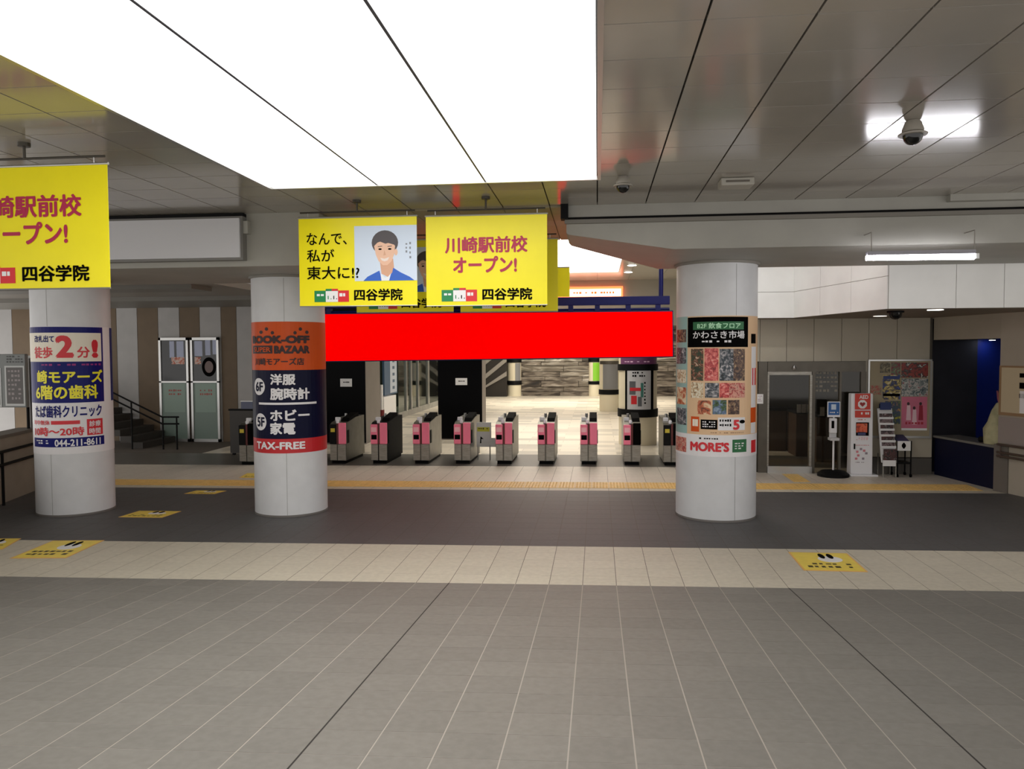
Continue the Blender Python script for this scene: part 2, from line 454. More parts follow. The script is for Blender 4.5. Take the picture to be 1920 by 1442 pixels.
# the luminous ceiling field
lt = thing('ceiling_light', 'huge glowing white luminous panel field set in the concourse ceiling', 'ceiling light', ((LX0 + LX1) / 2, (LY0 + LY1) / 2, ZC))
M_glow = emit('diffuser_glow', (255, 253, 250), CEIL_LIGHT)
for c in range(3):
    for r in range(LROWS):
        if r % 2: continue
        x0 = LX0 + c * 2 * PX; y0 = LY1 - (r + 2) * PY if r < LROWS - 1 else LY0; y1 = LY1 - r * PY
        b_ = MB(); b_.box(x0 + 0.010, y0 + 0.001, ZC - 0.012, x0 + 2 * PX - 0.010, y1 - 0.001, ZC - 0.002)
        b_.build('diffuser', M_glow, lt)
for c in (1, 2):
    b_ = MB(); x0 = LX0 + c * 2 * PX; b_.box(x0 - 0.010, LY0, ZC - 0.016, x0 + 0.010, LY1, ZC + 0.01); b_.build('divider', mat('grey_divider', (70, 70, 80), 0.5), lt)
b_ = MB(); e = 0.035
b_.box(LX0 - e, LY0 - e, ZC - 0.03, LX0, LY1 + e, ZC + 0.01); b_.box(LX1, LY0 - e, ZC - 0.03, LX1 + e, LY1 + e, ZC + 0.01)
b_.box(LX0, LY1, ZC - 0.03, LX1, LY1 + e, ZC + 0.01); b_.box(LX0, LY0 - e, ZC - 0.03, LX1, LY0, ZC + 0.01)
b_.build('frame', M_alu, lt)

# ------------------------------------------------------------------ cross beams
# right beam: front face with a slanted cut at its left end
ZB = 3.64
xr = 10.4
x1, z1 = at(1066, 440, YF); x2 = at(1262, 480, YF)[0]
x0_ = at(1062, 400, YF)[0]
mb = MB()
bp = [(x0_, ZC + 0.1), (xr, ZC + 0.1), (xr, ZB), (x2, ZB), (x1, z1), (x0_, z1 + 0.02)]
mb.prism([(x, YF, z) for x, z in bp], [(x, y, z) for (x, z), y in zip(bp, (10.6, 12.0, 12.0, 12.0, 10.7, 10.6))])
beam_r = struct('wall_beam_right', mb, M_beam)
za, zb_ = at(1400, 413, YF)[1], at(1400, 403, YF)[1]
mb = MB(); mb.box(x0_ - 0.02, YF - 0.05, za, xr, YF, zb_ - 0.015); mb.build('ledge', mat('grey_ledge', (120, 116, 108), 0.5), beam_r)
mb = MB(); mb.tube([(x0_ - 0.03, YF - 0.02, zb_), (xr, YF - 0.02, zb_)], 0.017); mb.build('conduit', M_blackm, beam_r)
mb = MB(); mb.box(at(1775, 370, YF)[0], YF - 0.10, at(1800, 379, YF)[1], xr, YF, at(1800, 365, YF)[1]); mb.build('cable_duct', M_beam, beam_r)
mb = MB(); xa = at(1055, 400, YF)[0]; mb.box(xa - 0.02, YF - 0.12, at(1060, 413, YF)[1], xa + 0.07, YF + 0.05, at(1060, 384, YF)[1]); mb.build('end_bracket', M_blackm, beam_r)
# left beam
ZBL = 3.52
mb = MB(); mb.box(-14.0, YF, ZBL, X_ML, 12.0, ZC + 0.1)
beam_l = struct('wall_beam_left', mb, M_beam)
# blank lightbox sign along the left beam
xs1 = at(453, 450, YF - 0.15)[0]; zs0, zs1 = at(380, 488, YF - 0.15)[1], at(380, 406, YF - 0.15)[1]
t = thing('signboard', 'blank white signboard box along the left beam behind the yellow banner', 'signboard', ((xs1 - 9) / 2, YF, zs0))
b_ = MB(); b_.box(-9.0, YF - 0.12, zs0, xs1, YF - 0.002, zs1); b_.build('casing', mat('sign_grey', (120, 118, 114), 0.5), t)
b_ = MB(); b_.box(-8.97, YF - 0.15, zs0 + 0.03, xs1 - 0.03, YF - 0.12, zs1 - 0.03); b_.build('face', mat('sign_blank_white', (206, 206, 210), 0.45), t)
b_ = MB(); b_.box(xs1, YF - 0.1, zs1 - 0.22, xs1 + 0.06, YF - 0.002, zs1 - 0.06); b_.build('end_clip', M_beam, t)
b_ = MB(); b_.box(-9.0, YF - 0.10, zs1, xs1, YF - 0.002, zs1 + 0.04); b_.build('cable_channel', M_blackm, t)

# ================================================================== COLUMNS
C1 = (-7.944, 10.974, 0.536); C2 = (-4.622, 11.242, 0.533); C3 = (1.717, 11.497, 0.568)
M_col = mat('column_paint', (214, 215, 217), 0.42, noise=0.035, scale=4)
def column(c, zt, label, seam):
    t = thing('column', label, 'column', (c[0], c[1], 0))
    b_ = MB(); b_.lathe(c[0], c[1], [(c[2], 0.0), (c[2], zt)], 72); b_.build('shaft', M_col, t, smooth=True)
    b_ = MB(); b_.lathe(c[0], c[1], [(c[2] + 0.004, 0.0), (c[2] + 0.006, 0.018), (c[2] + 0.001, 0.03)], 72); b_.build('base_sealant', mat('sealant_grey', (110, 106, 102), 0.7), t, smooth=True)
    b_ = MB(); b_.lathe(c[0], c[1], [(c[2] + 0.03, zt - 0.035), (c[2] + 0.03, zt - 0.001)], 72); b_.build('collar', mat('collar_grey', (140, 136, 128), 0.5), t, smooth=True)
    for a in seam:
        s = colpx(a, 900, c)[0] ; mp = col_map(c)
        sheet('seam', (s - 0.003, 0.02, s + 0.003, zt - 0.05), mp, 0.0015, mat('seam_grey', (150, 150, 146), 0.6), t)
    return t
column(C1, ZBL, 'white round column at far left, carrying the blue and white clinic advert', (97,))
column(C2, ZBL, 'white round column carrying the orange and navy advert', (538,))
column(C3, ZB, 'white round column carrying the peach food market advert', (1378,))

# ---- advert on column 1 (clinic)
mp = col_map(C1); c = C1
def cs(name, px, m, off, parent, label=None): return sheet(name, crect(c, *px), mp, off, m, parent, label=label)
def ct(body, px, m, parent, off=0.009, bold=0.02): return text(body, crect(c, *px), mp, off, m, parent, bold)
t = thing('column_advert', 'blue and white clinic advert wrapped around the far left column', 'advert', (C1[0], C1[1], 1.0))
M_adw = mat('advert_white', (232, 230, 232), 0.45); M_adb = mat('advert_blue', (12, 18, 104), 0.4, spec=0.2); M_ady = mat('advert_yellow', (245, 235, 40), 0.4)
M_adr = mat('advert_red', (214, 36, 48), 0.4); M_adc = mat('advert_cream', (240, 232, 214), 0.45)
aL = crect(c, 62, 612, 138, 850)[0] - 0.35; rr = crect(c, 100, 612, 140, 852)
sheet('sheet', (aL, rr[1], crect(c, 66, 700, 213, 852)[2] + 0.3, rr[3]), mp, 0.003, M_adw, t)
rr = crect(c, 100, 613, 193, 755); sheet('colour_block', (aL, rr[1], rr[2], rr[3]), mp, 0.005, M_adb, t, label='dark blue printed block')
rr2 = crect(c, 206, 616, 213, 757); sheet('colour_block', (rr2[0], rr[1], rr2[0] + 0.35, rr[3]), mp, 0.005, M_adb, t, label='edge of the next dark blue block')
rr = crect(c, 100, 624, 189, 678); sheet('cream_panel', (aL + 0.05, rr[1], rr[2], rr[3]), mp, 0.0065, M_adc, t)
ct('改札出て', (66, 629, 102, 642), M_adb, t, bold=0.03); ct('徒歩', (66, 650, 99, 672), M_adr, t, bold=0.03)
ct('2', (104, 629, 138, 671), M_adr, t, bold=0.05); ct('分', (144, 650, 168, 671), M_adr, t, bold=0.03); ct('!', (171, 637, 183, 671), M_adr, t, bold=0.06)
dashes(crect(c, 78, 682, 190, 688), mp, 0.0075, mat('print_purple', (150, 30, 120), 0.5), t, 1, 14)
ct('崎モアーズ', (71, 694, 191, 719), M_ady, t, bold=0.035); ct('6階の歯科', (69, 722, 183, 749), M_ady, t, bold=0.035)
ct('たば歯科クリニック', (68, 760, 190, 783), M_adb, t, bold=0.03)
ct('年中無休', (66, 788, 94, 797), M_adr, t, bold=0.02)
cs('red_bar', (96, 789, 150, 796), M_adr, 0.0065, t); cs('red_box', (163, 785, 192, 815), M_adr, 0.0065, t)
ct('診療', (167, 788, 188, 799), M_adw, t); ct('時間', (167, 802, 188, 813), M_adw, t)
ct('10時〜20時', (67, 801, 158, 818), M_adr, t, bold=0.03)
cs('blue_bar', (66, 821, 195, 838), M_adb, 0.0065, t); ct('044-211-8611', (103, 823, 188, 836), M_adw, t, bold=0.03)
dashes(crect(c, 70, 825, 92, 834), mp, 0.009, M_adw, t, 2, 5)

# ---- advert on column 2
mp = col_map(C2); c = C2
t = thing('column_advert', 'orange, navy and red shop advert wrapped around the column left of the gates', 'advert', (C2[0], C2[1], 1.0))
M_or = mat('advert_orange', (212, 82, 18), 0.42, spec=0.25); M_nv = mat('advert_navy', (6, 9, 44), 0.4, spec=0.15); M_rd2 = mat('advert_red2', (196, 28, 36), 0.4)
M_br = mat('advert_brown', (44, 10, 8), 0.5)
def zrow(u, v): return colpx(u, v, c)[1]
a0, a1 = colpx(545, 700, c)[0] - 1.15, colpx(545, 700, c)[0] + 1.15
zz = [zrow(543, v) for v in (603, 694, 823, 850)]
sheet('orange_sheet', (a0, zz[1], a1, zz[0]), mp, 0.003, M_or, t); sheet('navy_sheet', (a0, zz[2], a1, zz[1]), mp, 0.003, M_nv, t); sheet('red_sheet', (a0, zz[3], a1, zz[2]), mp, 0.003, M_rd2, t)
for (px_, py_) in ((490, 623), (500, 617), (511, 624), (553, 624), (563, 617), (575, 623)):
    r = crect(c, px_ - 3.2, py_ - 3.2, px_ + 3.2, py_ + 3.2)
    shape('dot', ell((r[0] + r[2]) / 2, (r[1] + r[3]) / 2, (r[2] - r[0]) / 2, (r[3] - r[1]) / 2), mp, 0.006, M_br, t)
ct('BOOK-OFF', (475, 629, 580, 644), M_br, t, bold=0.07)
cs('dark_block', (475, 648, 511, 663), M_br, 0.005, t); ct('SUPER', (478, 651, 508, 660), M_or, t, bold=0.02)
ct('BAZAAR', (514, 648, 580, 663), M_br, t, bold=0.07); ct('川崎モアーズ店', (480, 671, 570, 685), M_br, t, bold=0.03)
for (px_, py_, s) in ((487, 725, '6F'), (490, 791, '5F')):
    r = crect(c, px_ - 9, py_ - 16, px_ + 10, py_ + 16)
    shape('white_disc', ell((r[0] + r[2]) / 2, (r[1] + r[3]) / 2, (r[2] - r[0]) / 2, (r[3] - r[1]) / 2, 28), mp, 0.006, M_adw, t)
    ct(s, (px_ - 6, py_ - 9, px_ + 7, py_ + 9), M_nv, t, off=0.010, bold=0.03)
ct('洋服', (507, 701, 554, 722), M_adw, t, bold=0.04); ct('腕時計', (507, 727, 580, 750), M_adw, t, bold=0.04)
cs('white_line', (486, 755, 593, 759), M_adw, 0.005, t)
ct('ホビー', (507, 768, 580, 789), M_adw, t, bold=0.04); ct('家電', (507, 792, 554, 815), M_adw, t, bold=0.04)
ct('TAX-FREE', (483, 829, 572, 843), M_adw, t, bold=0.04)

# ---- advert on column 3 (food market)
mp = col_map(C3); c = C3
t = thing('column_advert', 'peach and teal food market advert with dish photos wrapped around the right column', 'advert', (C3[0], C3[1], 1.0))
M_teal = mat('advert_teal', (150, 186, 182), 0.45); M_peach = mat('advert_peach', (226, 190, 150), 0.45); M_gr = mat('advert_green', (24, 104, 56), 0.45)
am = colpx(1342, 700, c)[0]; zz = [zrow(1342, v) for v in (592, 816, 857)]
sheet('sheet', (am - 1.2, zz[2], am + 1.2, zz[1]), mp, 0.003, M_adw, t)
r = crect(c, 1269, 592, 1289, 816); sheet('teal_strip', (am - 1.2, zz[1], r[2], zz[0]), mp, 0.003, M_teal, t)
sheet('peach_sheet', (r[2], zz[1], am + 1.2, zz[0]), mp, 0.003, M_peach, t)
cs('black_header', (1290, 594, 1402, 651), M_ink, 0.005, t); cs('green_bar', (1300, 603, 1394, 618), M_gr, 0.0065, t)
ct('B2F 飲食フロア', (1308, 605, 1388, 616), mat('pale_green', (190, 240, 200), 0.5), t, bold=0.02)
ct('かわさき市場', (1300, 620, 1395, 635), M_adw, t, bold=0.015); dashes(crect(c, 1316, 638, 1378, 645), mp, 0.008, M_adw, t, 1, 9)
veg = voro('food_veg', [(10, 12, 8), (40, 60, 25), (120, 60, 35), (220, 200, 170)], 22)
meat = voro('food_meat', [(120, 25, 30), (190, 60, 62), (225, 120, 110), (235, 170, 160)], 16)
fish = voro('food_fish', [(12, 14, 18), (50, 62, 70), (120, 120, 125), (210, 205, 205)], 20)
brown = voro('food_brown', [(25, 14, 12), (70, 45, 38), (125, 95, 70), (190, 165, 125)], 18)
light = voro('food_light', [(60, 40, 30), (200, 170, 130), (230, 220, 195), (240, 235, 225)], 20)
sushi = voro('food_sushi', [(90, 20, 25), (180, 70, 65), (220, 160, 140), (40, 30, 30)], 20)
terra = voro('food_terra', [(90, 45, 25), (190, 95, 55), (230, 200, 160), (235, 220, 195)], 9)
field = voro('food_green', [(20, 30, 20), (60, 90, 40), (90, 110, 140), (150, 170, 190)], 12)
for px, m in (((1296, 654, 1319, 714), veg), ((1321, 653, 1347, 714), meat), ((1349, 654, 1375, 714), fish), ((1375, 654, 1396, 714), brown),
              ((1296, 717, 1319, 746), light), ((1322, 718, 1348, 746), fish), ((1349, 718, 1367, 746), meat), ((1367, 718, 1396, 746), sushi),
              ((1308, 751, 1333, 777), terra), ((1336, 750, 1362, 777), field), ((1365, 750, 1386, 777), brown),
              ((1270, 618, 1287, 642), brown), ((1270, 652, 1287, 682), fish), ((1270, 693, 1287, 718), light), ((1270, 726, 1287, 758), terra), ((1270, 765, 1287, 796), fish), ((1268, 819, 1287, 846), sushi)):
    cs('printed_photo', px, m, 0.005, t)
for v in (676, 709, 742): pass
cs('orange_frame', (1296, 781, 1311, 809), M_or, 0.005, t); cs('cream_panel', (1299, 786, 1309, 799), M_adc, 0.0065, t)
cs('black_box', (1314, 787, 1345, 805), M_ink, 0.005, t); dashes(crect(c, 1317, 790, 1342, 803), mp, 0.0075, M_adw, t, 3, 6, seed=3)
cs('white_box', (1346, 783, 1396, 807), M_adw, 0.005, t); dashes(crect(c, 1349, 786, 1372, 803), mp, 0.0075, M_ink, t, 2, 5, seed=4)
ct('5', (1374, 787, 1386, 806), M_adr, t, bold=0.05); shape('black_mark', ell(*(lambda r: ((r[0] + r[2]) / 2, (r[1] + r[3]) / 2, (r[2] - r[0]) / 2, (r[3] - r[1]) / 2))(crect(c, 1386, 787, 1396, 794))), mp, 0.007, M_ink, t)
dashes(crect(c, 1332, 811, 1394, 813), mp, 0.006, mat('print_brown', (110, 60, 40), 0.5), t, 1, 16)
ct("MORE'S", (1295, 829, 1367, 847), M_adr, t, bold=0.05); dashes(crect(c, 1311, 821, 1348, 826), mp, 0.006, M_ink, t, 1, 8, seed=2)
cs('green_box', (1373, 824, 1399, 848), M_gr, 0.005, t); dashes(crect(c, 1377, 830, 1395, 844), mp, 0.0075, M_adw, t, 3, 3, seed=6)
cs('white_strip', (1408, 650, 1416, 812), M_adw, 0.005, t); cs('black_box', (1408, 626, 1416, 644), M_ink, 0.0065, t); cs('red_print', (1410, 690, 1416, 722), M_adr, 0.0065, t); cs('orange_box', (1407, 764, 1416, 792), M_or, 0.0065, t)
cs('red_print', (1408, 825, 1416, 848), M_adr, 0.005, t)

# ================================================================== BANNERS
M_ban = mat('banner_yellow', (244, 230, 10), 0.35, noise=0.03, scale=2, spec=0.4)
M_mag = mat('banner_magenta', (176, 22, 70), 0.5); M_bg = mat('banner_pale_blue', (208, 222, 240), 0.4)
M_lg = mat('logo_green', (10, 130, 70), 0.45); M_lr = mat('logo_red', (214, 30, 40), 0.45)
def banner(px, Y, kind, label, group='hanging yellow banners', detail=True):
    X0, Z0, X1, Z1 = prect(Y, *px); wd, hg = X1 - X0, Z1 - Z0
    t = thing('hanging_banner', label, 'banner', ((X0 + X1) / 2, Y, Z0), group)
    mp = plane_map(Y)
    def fr(u0, v0, u1, v1): return (X0 + wd * u0, Z1 - hg * v1, X0 + wd * u1, Z1 - hg * v0)
    # a softly bowed sheet, thicker than paper
    mb = MB(); n = 10
    top = [(X0 + wd * i / n, Y + 0.0 * math.sin(i), Z0) for i in range(n + 1)]
    mb.box(X0, Y, Z0, X1, Y + 0.004, Z1); mb.build('sheet', M_ban, t)
    mb = MB(); mb.tube([(X0 - 0.01, Y + 0.002, Z1 + 0.008), (X1 + 0.01, Y + 0.002, Z1 + 0.008)], 0.012); mb.build('top_rail', M_alu, t)
    mb = MB(); mb.tube([(X0, Y + 0.002, Z0 - 0.004), (X1, Y + 0.002, Z0 - 0.004)], 0.007); mb.build('bottom_rail', M_alu, t)
    for f in (0.08, 0.92):
        mb = MB(); mb.tube([(X0 + wd * f, Y + 0.002, Z1 + 0.015), (X0 + wd * f, Y + 0.002, Z1 + 0.07)], 0.005, 6); mb.build('hook', M_alu, t)
    mb = MB(); mb.tube([(X0 + 0.02, Y + 0.002, Z1 + 0.07), (X1 - 0.02, Y + 0.002, Z1 + 0.07)], 0.010); mb.build('hanging_bar', mat('dark_rail', (70, 66, 58), 0.4, metal=0.5), t)
    f = 0.5
    mb = MB(); mb.tube([(X0 + wd * f, Y + 0.002, Z1 + 0.07), (X0 + wd * f, Y + 0.002, ZC - 0.02)], 0.012); mb.build('hanger_rod', mat('dark_rail', (70, 66, 58)), t)
    mb = MB(); mb.lathe(X0 + wd * f, Y + 0.002, [(0.05, ZC - 0.03), (0.05, ZC - 0.001)], 16); mb.build('ceiling_plate', mat('dark_rail', (70, 66, 58)), t)
    # logo
    lo = sheet('logo', fr(0.128, 0.825, 0.24, 0.955), mp, 0.004, M_lg, t, label='small green, white and red logo')
    sheet('red_block', fr(0.312, 0.825, 0.423, 0.955), mp, 0.004, M_lr, lo)
    sheet('green_top', fr(0.225, 0.805, 0.276, 0.83), mp, 0.004, M_lg, lo); sheet('red_top', fr(0.276, 0.805, 0.33, 0.83), mp, 0.004, M_lr, lo)
    sheet('white_block', fr(0.225, 0.83, 0.33, 0.955), mp, 0.005, M_paper, lo)
    for k in range(4):
        a = fr(0.242 + 0.024 * k, 0.885 + 0.03 * (k % 2), 0.25 + 0.024 * k, 0.925)
        sheet('mark', a, mp, 0.006, M_lg if k < 2 else M_ink, lo)
    dashes(fr(0.147, 0.855, 0.215, 0.92), mp, 0.0055, M_paper, lo, 1, 2, name='mark', seed=5); dashes(fr(0.34, 0.855, 0.405, 0.92), mp, 0.0055, M_paper, lo, 1, 2, name='mark', seed=8)
    text('四谷学院', fr(0.467, 0.81, 0.877, 0.946), mp, 0.004, M_ink, t, 0.03)
    if kind == 'open':
        text('川崎駅前校', fr(0.159, 0.232, 0.841, 0.417), mp, 0.004, M_mag, t, 0.03)
        text('オープン!', fr(0.225, 0.452, 0.753, 0.637), mp, 0.004, M_mag, t, 0.035)
    else:
        def f2(a, b, c_, d): return fr((a - 561) / 221, (b - 408) / 165, (c_ - 561) / 221, (d - 408) / 165)
        text('なんで、', f2(576, 435, 652, 458), mp, 0.004, M_ink, t, 0.012); text('私が', f2(576, 466, 628, 490), mp, 0.004, M_ink, t, 0.012)
        pt = sheet('portrait', f2(666, 424, 782, 527), mp, 0.004, M_bg, t, label='printed portrait of a smiling young person in a blue jacket')
        text('東大に!?', f2(576, 498, 675, 523), mp, 0.0075, M_ink, t, 0.012)
        def pt2(pts): return [(X0 + wd * (a - 561) / 221, Z1 - hg * (b - 408) / 165) for a, b in pts]
        def el2(x, y, rx, ry, a0=0, a1=360, n=24): return pt2(ell(x, y, rx, ry, n, a0, a1))
        skin = mat('print_skin', (232, 188, 160), 0.45); hair = mat('print_hair', (72, 66, 70), 0.45); blue = mat('print_blue', (38, 96, 196), 0.45)
        shape('neck', pt2([(713, 488), (738, 486), (740, 508), (728, 520), (716, 514)]), mp, 0.0055, mat('print_skin2', (214, 164, 134), 0.45), pt)
        shape('jacket', pt2([(682, 527), (690, 519), (702, 513), (712, 508), (715, 517), (720, 523), (728, 521), (736, 512), (738, 503), (752, 512), (768, 520), (777, 527)]), mp, 0.006, blue, pt)
        shape('shirt', pt2([(716, 527), (714, 513), (722, 521), (728, 520), (734, 513), (730, 527)]), mp, 0.0065, mat('print_white', (232, 236, 242), 0.45), pt)
        shape('hair', el2(723, 456, 24.5, 23), mp, 0.0065, hair, pt)
        shape('face', pt2([(703, 462), (706, 478), (711, 490), (719, 498), (727, 498), (735, 491), (740, 478), (742, 462), (737, 455), (724, 458), (712, 453)]), mp, 0.0075, skin, pt)
        shape('ear', el2(743.5, 474, 3, 6), mp, 0.0070, skin, pt)
        shape('fringe', pt2([(701, 464), (702, 448), (714, 440), (732, 440), (744, 450), (745, 466), (740, 460), (730, 457), (718, 453), (708, 456)]), mp, 0.0085, hair, pt)
        for q in (714, 732):
            shape('eye', el2(q, 468, 3.2, 1.6), mp, 0.0085, M_ink, pt); shape('brow', pt2([(q - 4, 464), (q + 4, 463), (q + 4, 461.8), (q - 4, 462.6)]), mp, 0.0085, hair, pt)
        shape('nose', pt2([(722, 470), (725, 479), (720, 480)]), mp, 0.0085, mat('print_skin2', (0, 0, 0)), pt)
        shape('mouth', pt2([(714, 484), (722, 486), (731, 483), (728, 489), (722, 491), (717, 489)]), mp, 0.0085, mat('print_mouth', (236, 222, 214), 0.5), pt)
        for q, (a, b, d) in enumerate(((768, 455, 490), (761, 457, 478))):
            dashes(f2(a, b, a + 4, d), mp, 0.0055, mat('print_grey', (130, 136, 146), 0.5), pt, 4 if q == 0 else 3, 1, seed=q)
    return t
banner((561, 408, 782, 573), 9.0, 'portrait', 'yellow hanging banner with a portrait photo, left of the two front banners over the gates')
banner((799, 404, 1026, 572), 9.0, 'open', 'yellow hanging banner with pink lettering, right of the two front banners over the gates')
banner((-101, 313, 204, 541), 6.2, 'open', 'largest yellow hanging banner, cut by the left edge of the picture')
banner((668, 451, 850, 585), 10.9, 'portrait', 'shaded yellow banner hidden mostly behind the portrait banner')
banner((863, 450, 1046, 584), 10.9, 'open', 'shaded yellow banner hidden mostly behind the pink lettered front banner')
X0, Z0, X1, Z1 = prect(15.0, 960, 503, 1068, 557)
t = thing('hanging_banner', 'distant yellow banner edge showing above the blue gantry', 'banner', ((X0 + X1) / 2, 15.0, Z0), 'hanging yellow banners')
b_ = MB(); b_.box(X0, 15.0, Z0, X1, 15.004, Z1); b_.build('sheet', M_ban, t)
b_ = MB(); b_.tube([(X0, 15.002, Z1 + 0.01), (X1, 15.002, Z1 + 0.01)], 0.012); b_.build('top_rail', M_alu, t)
b_ = MB(); b_.tube([((X0 + X1) / 2, 15.002, Z1 + 0.02), ((X0 + X1) / 2, 15.002, 5.2)], 0.01); b_.build('hanger_rod', M_alu, t)

# ================================================================== GANTRY AND RED STAND-IN BOARD
YG = 15.6
M_blue = mat('blue_steel', (12, 16, 84), 0.35, spec=0.25)
t = thing('sign_gantry', 'dark blue steel gantry frame hanging above the ticket gates', 'gantry', (-1.9, YG, 3.2))
xg0, xg1 = at(606, 570, YG)[0], at(1256, 570, YG)[0]
zt, zm = at(1150, 556, YG)[1], at(1150, 582, YG)[1]
b_ = MB(); b_.box(xg0, YG, zt - 0.17, xg1, YG + 0.16, zt); b_.build('beam', M_blue, t, bevel=0.01)
b_ = MB(); b_.tube([(xg0, YG + 0.08, zm + 0.02), (xg1, YG + 0.08, zm + 0.02)], 0.03); b_.build('lower_rail', M_blue, t)
for u in (615, 720, 840, 960, 1070, 1120, 1178, 1234):
    xx = at(u, 570, YG)[0]; b_ = MB(); b_.box(xx - 0.05, YG + 0.02, zm - 0.08, xx + 0.05, YG + 0.14, zt - 0.1); b_.build('bracket', M_blue, t)
for u in (640, 1240):
    xx = at(u, 520, YG)[0]; b_ = MB(); b_.tube([(xx, YG + 0.08, zt - 0.02), (xx, YG + 0.08, 5.2)], 0.045, 12); b_.build('hanger_post', M_blue, t, smooth=True)
# red stand-in for the covered station sign; glow added to keep the red pure
a = at(613, 590, YG); b = at(1259, 585, YG); d_ = at(613, 677, YG); e_ = at(1260, 668, YG)
t = thing('signboard', 'long plain bright red stand-in for the covered signboard over the ticket gates', 'signboard', ((a[0] + b[0]) / 2, YG, d_[1]))
b_ = MB(); b_.front([(a[0], a[1]), (b[0], b[1]), (e_[0], e_[1]), (d_[0], d_[1])], YG - 0.16, YG - 0.12); b_.build('face', emit('stand_in_red_glow', (255, 0, 0), 0.42), t)
b_ = MB(); g = 0.02; b_.front([(a[0] - g, a[1] + g), (b[0] + g, b[1] + g), (e_[0] + g, e_[1] - g), (d_[0] - g, d_[1] - g)], YG - 0.125, YG - 0.005); b_.build('casing', M_blue, t)

# ================================================================== TICKET GATES
M_pink = mat('gate_pink', (250, 126, 156), 0.4, noise=0.04, scale=6); M_pinkl = mat('gate_light_pink', (253, 190, 200), 0.4)
M_dred = mat('gate_dark_red', (92, 34, 34), 0.5); M_gbody = mat('gate_steel', (120, 117, 108), 0.36, metal=0.7, noise=0.12, scale=5)
M_plin = mat('gate_plinth', (5, 5, 5), 0.6, spec=0.1); M_sens = mat('sensor_white', (236, 236, 240), 0.3)
GW, GL = 0.355, 1.35
def gate(u, v, kind, label, dark=False):
    gx, gy = fl(u, v); t = thing('ticket_gate', label, 'ticket gate', (gx, gy, 0), 'automatic ticket gates in a row')
    X, Y = gx, gy; h = GW / 2
    prof = [(0.0, 0.07), (0.0, 0.84), (0.10, 0.885), (0.75, 0.955), (1.0, 0.955), (GL, 0.955), (GL, 0.07)]
    b_ = MB(); b_.side([(Y + 0.03 + y * (GL - 0.06) / GL, z) for y, z in prof], X - h, X + h); b_.build('body', M_blackm if dark else M_gbody, t)
    b_ = MB(); b_.box(X - h + 0.03, Y + 0.05, 0, X + h - 0.03, Y + GL - 0.05, 0.07); b_.build('plinth', M_plin, t)
    for s in (-1, 1):
        xa, xb_ = (X - h, X - 0.02) if s < 0 else (X - 0.005, X + h)
        b_ = MB(); b_.box(xa + 0.004, Y, 0.075, xb_ - 0.004, Y + 0.03, 0.425); b_.build('kick_panel', M_steel, t, bevel=0.006)
    # upper fronts
    lx0, lx1 = X - h, X - 0.025; rx0, rx1 = X + 0.02, X + h
    if kind[0] == 'p':
        b_ = MB(); b_.box(lx0, Y - 0.025, 0.43, lx1, Y + 0.04, 0.85); p = b_.build('front_panel', M_pink, t, bevel=0.012)
        b_ = MB(); b_.box(lx0 + 0.02, Y - 0.030, 0.53, lx1 - 0.015, Y - 0.02, 0.63); b_.build('ticket_slot', M_ink, p)
        b_ = MB(); b_.box(lx0 + 0.018, Y - 0.031, 0.69, lx1 - 0.02, Y - 0.02, 0.79); b_.build('card_pad', M_pinkl, p, bevel=0.004)
    else:
        b_ = MB(); b_.box(lx0, Y - 0.02, 0.43, lx1, Y + 0.04, 0.85); p = b_.build('front_panel', M_blackm, t, bevel=0.01)
        b_ = MB(); b_.box(lx0 + 0.03, Y - 0.026, 0.69, lx1 - 0.03, Y - 0.018, 0.77); b_.build('no_entry_mark', mat('mark_yellow', (210, 190, 60), 0.5), p)
    b_ = MB(); b_.box(lx1 + 0.002, Y - 0.012, 0.43, rx0 - 0.002, Y + 0.03, 0.87); b_.build('centre_recess', M_dred, t)
    b_ = MB(); b_.box(rx0, Y - 0.02, 0.43, rx1, Y + 0.04, 0.885); b_.build('front_panel', M_pink if kind[1] == 'p' else M_ink, t, bevel=0.012)
    # top: reader, sensors, lamp
    b_ = MB(); b_.side([(Y + 0.20, 0.895), (Y + 0.30, 0.965), (Y + 0.85, 1.045), (Y + 0.95, 1.03), (Y + 0.95, 0.95), (Y + 0.72, 0.94)], X + 0.01, X + h - 0.01); b_.build('card_reader', M_ink, t)
    b_ = MB(); b_.lathe(X - 0.03, Y + 0.09, [(0.032, 0.87), (0.036, 0.92), (0.02, 0.945)], 14); b_.build('sensor', M_sens, t, smooth=True)
    b_ = MB(); b_.box(X - h + 0.02, Y + 0.30, 0.90, X - 0.05, Y + 0.36, 0.98); b_.build('sensor', M_sens, t, bevel=0.01)
    b_ = MB(); b_.tube([(X - 0.06, Y + 0.75, 0.94), (X - 0.06, Y + 0.75, 1.03)], 0.03); b_.build('sensor_post', M_alu, t)
    b_ = MB(); b_.box(X + h, Y + 0.10, 0.44, X + h + 0.012, Y + 0.20, 0.72); b_.build('flap_slot', M_blackm, t)
    return t
def gu(l, r): return (l + r) / 2
gate(464, 872, 'dd', 'ticket gate half hidden behind the left side of the orange advert column', False)
gate(634, 870, 'dp', 'ticket gate just right of the orange advert column, black left panel and pink right panel')
gate(711, 870, 'pp', 'second pink fronted ticket gate from the orange advert column, with black side', True)
gate(790, 870, 'pp', 'third pink fronted ticket gate from the orange advert column')
gate(867, 870, 'pp', 'pink fronted ticket gate directly left of the white barrier notice')
gate(945, 870.5, 'pp', 'pink fronted ticket gate directly right of the white barrier notice')
gate(1024, 871, 'pp', 'third pink fronted ticket gate from the right')
gate(1104, 871.5, 'pp', 'second pink fronted ticket gate from the right')
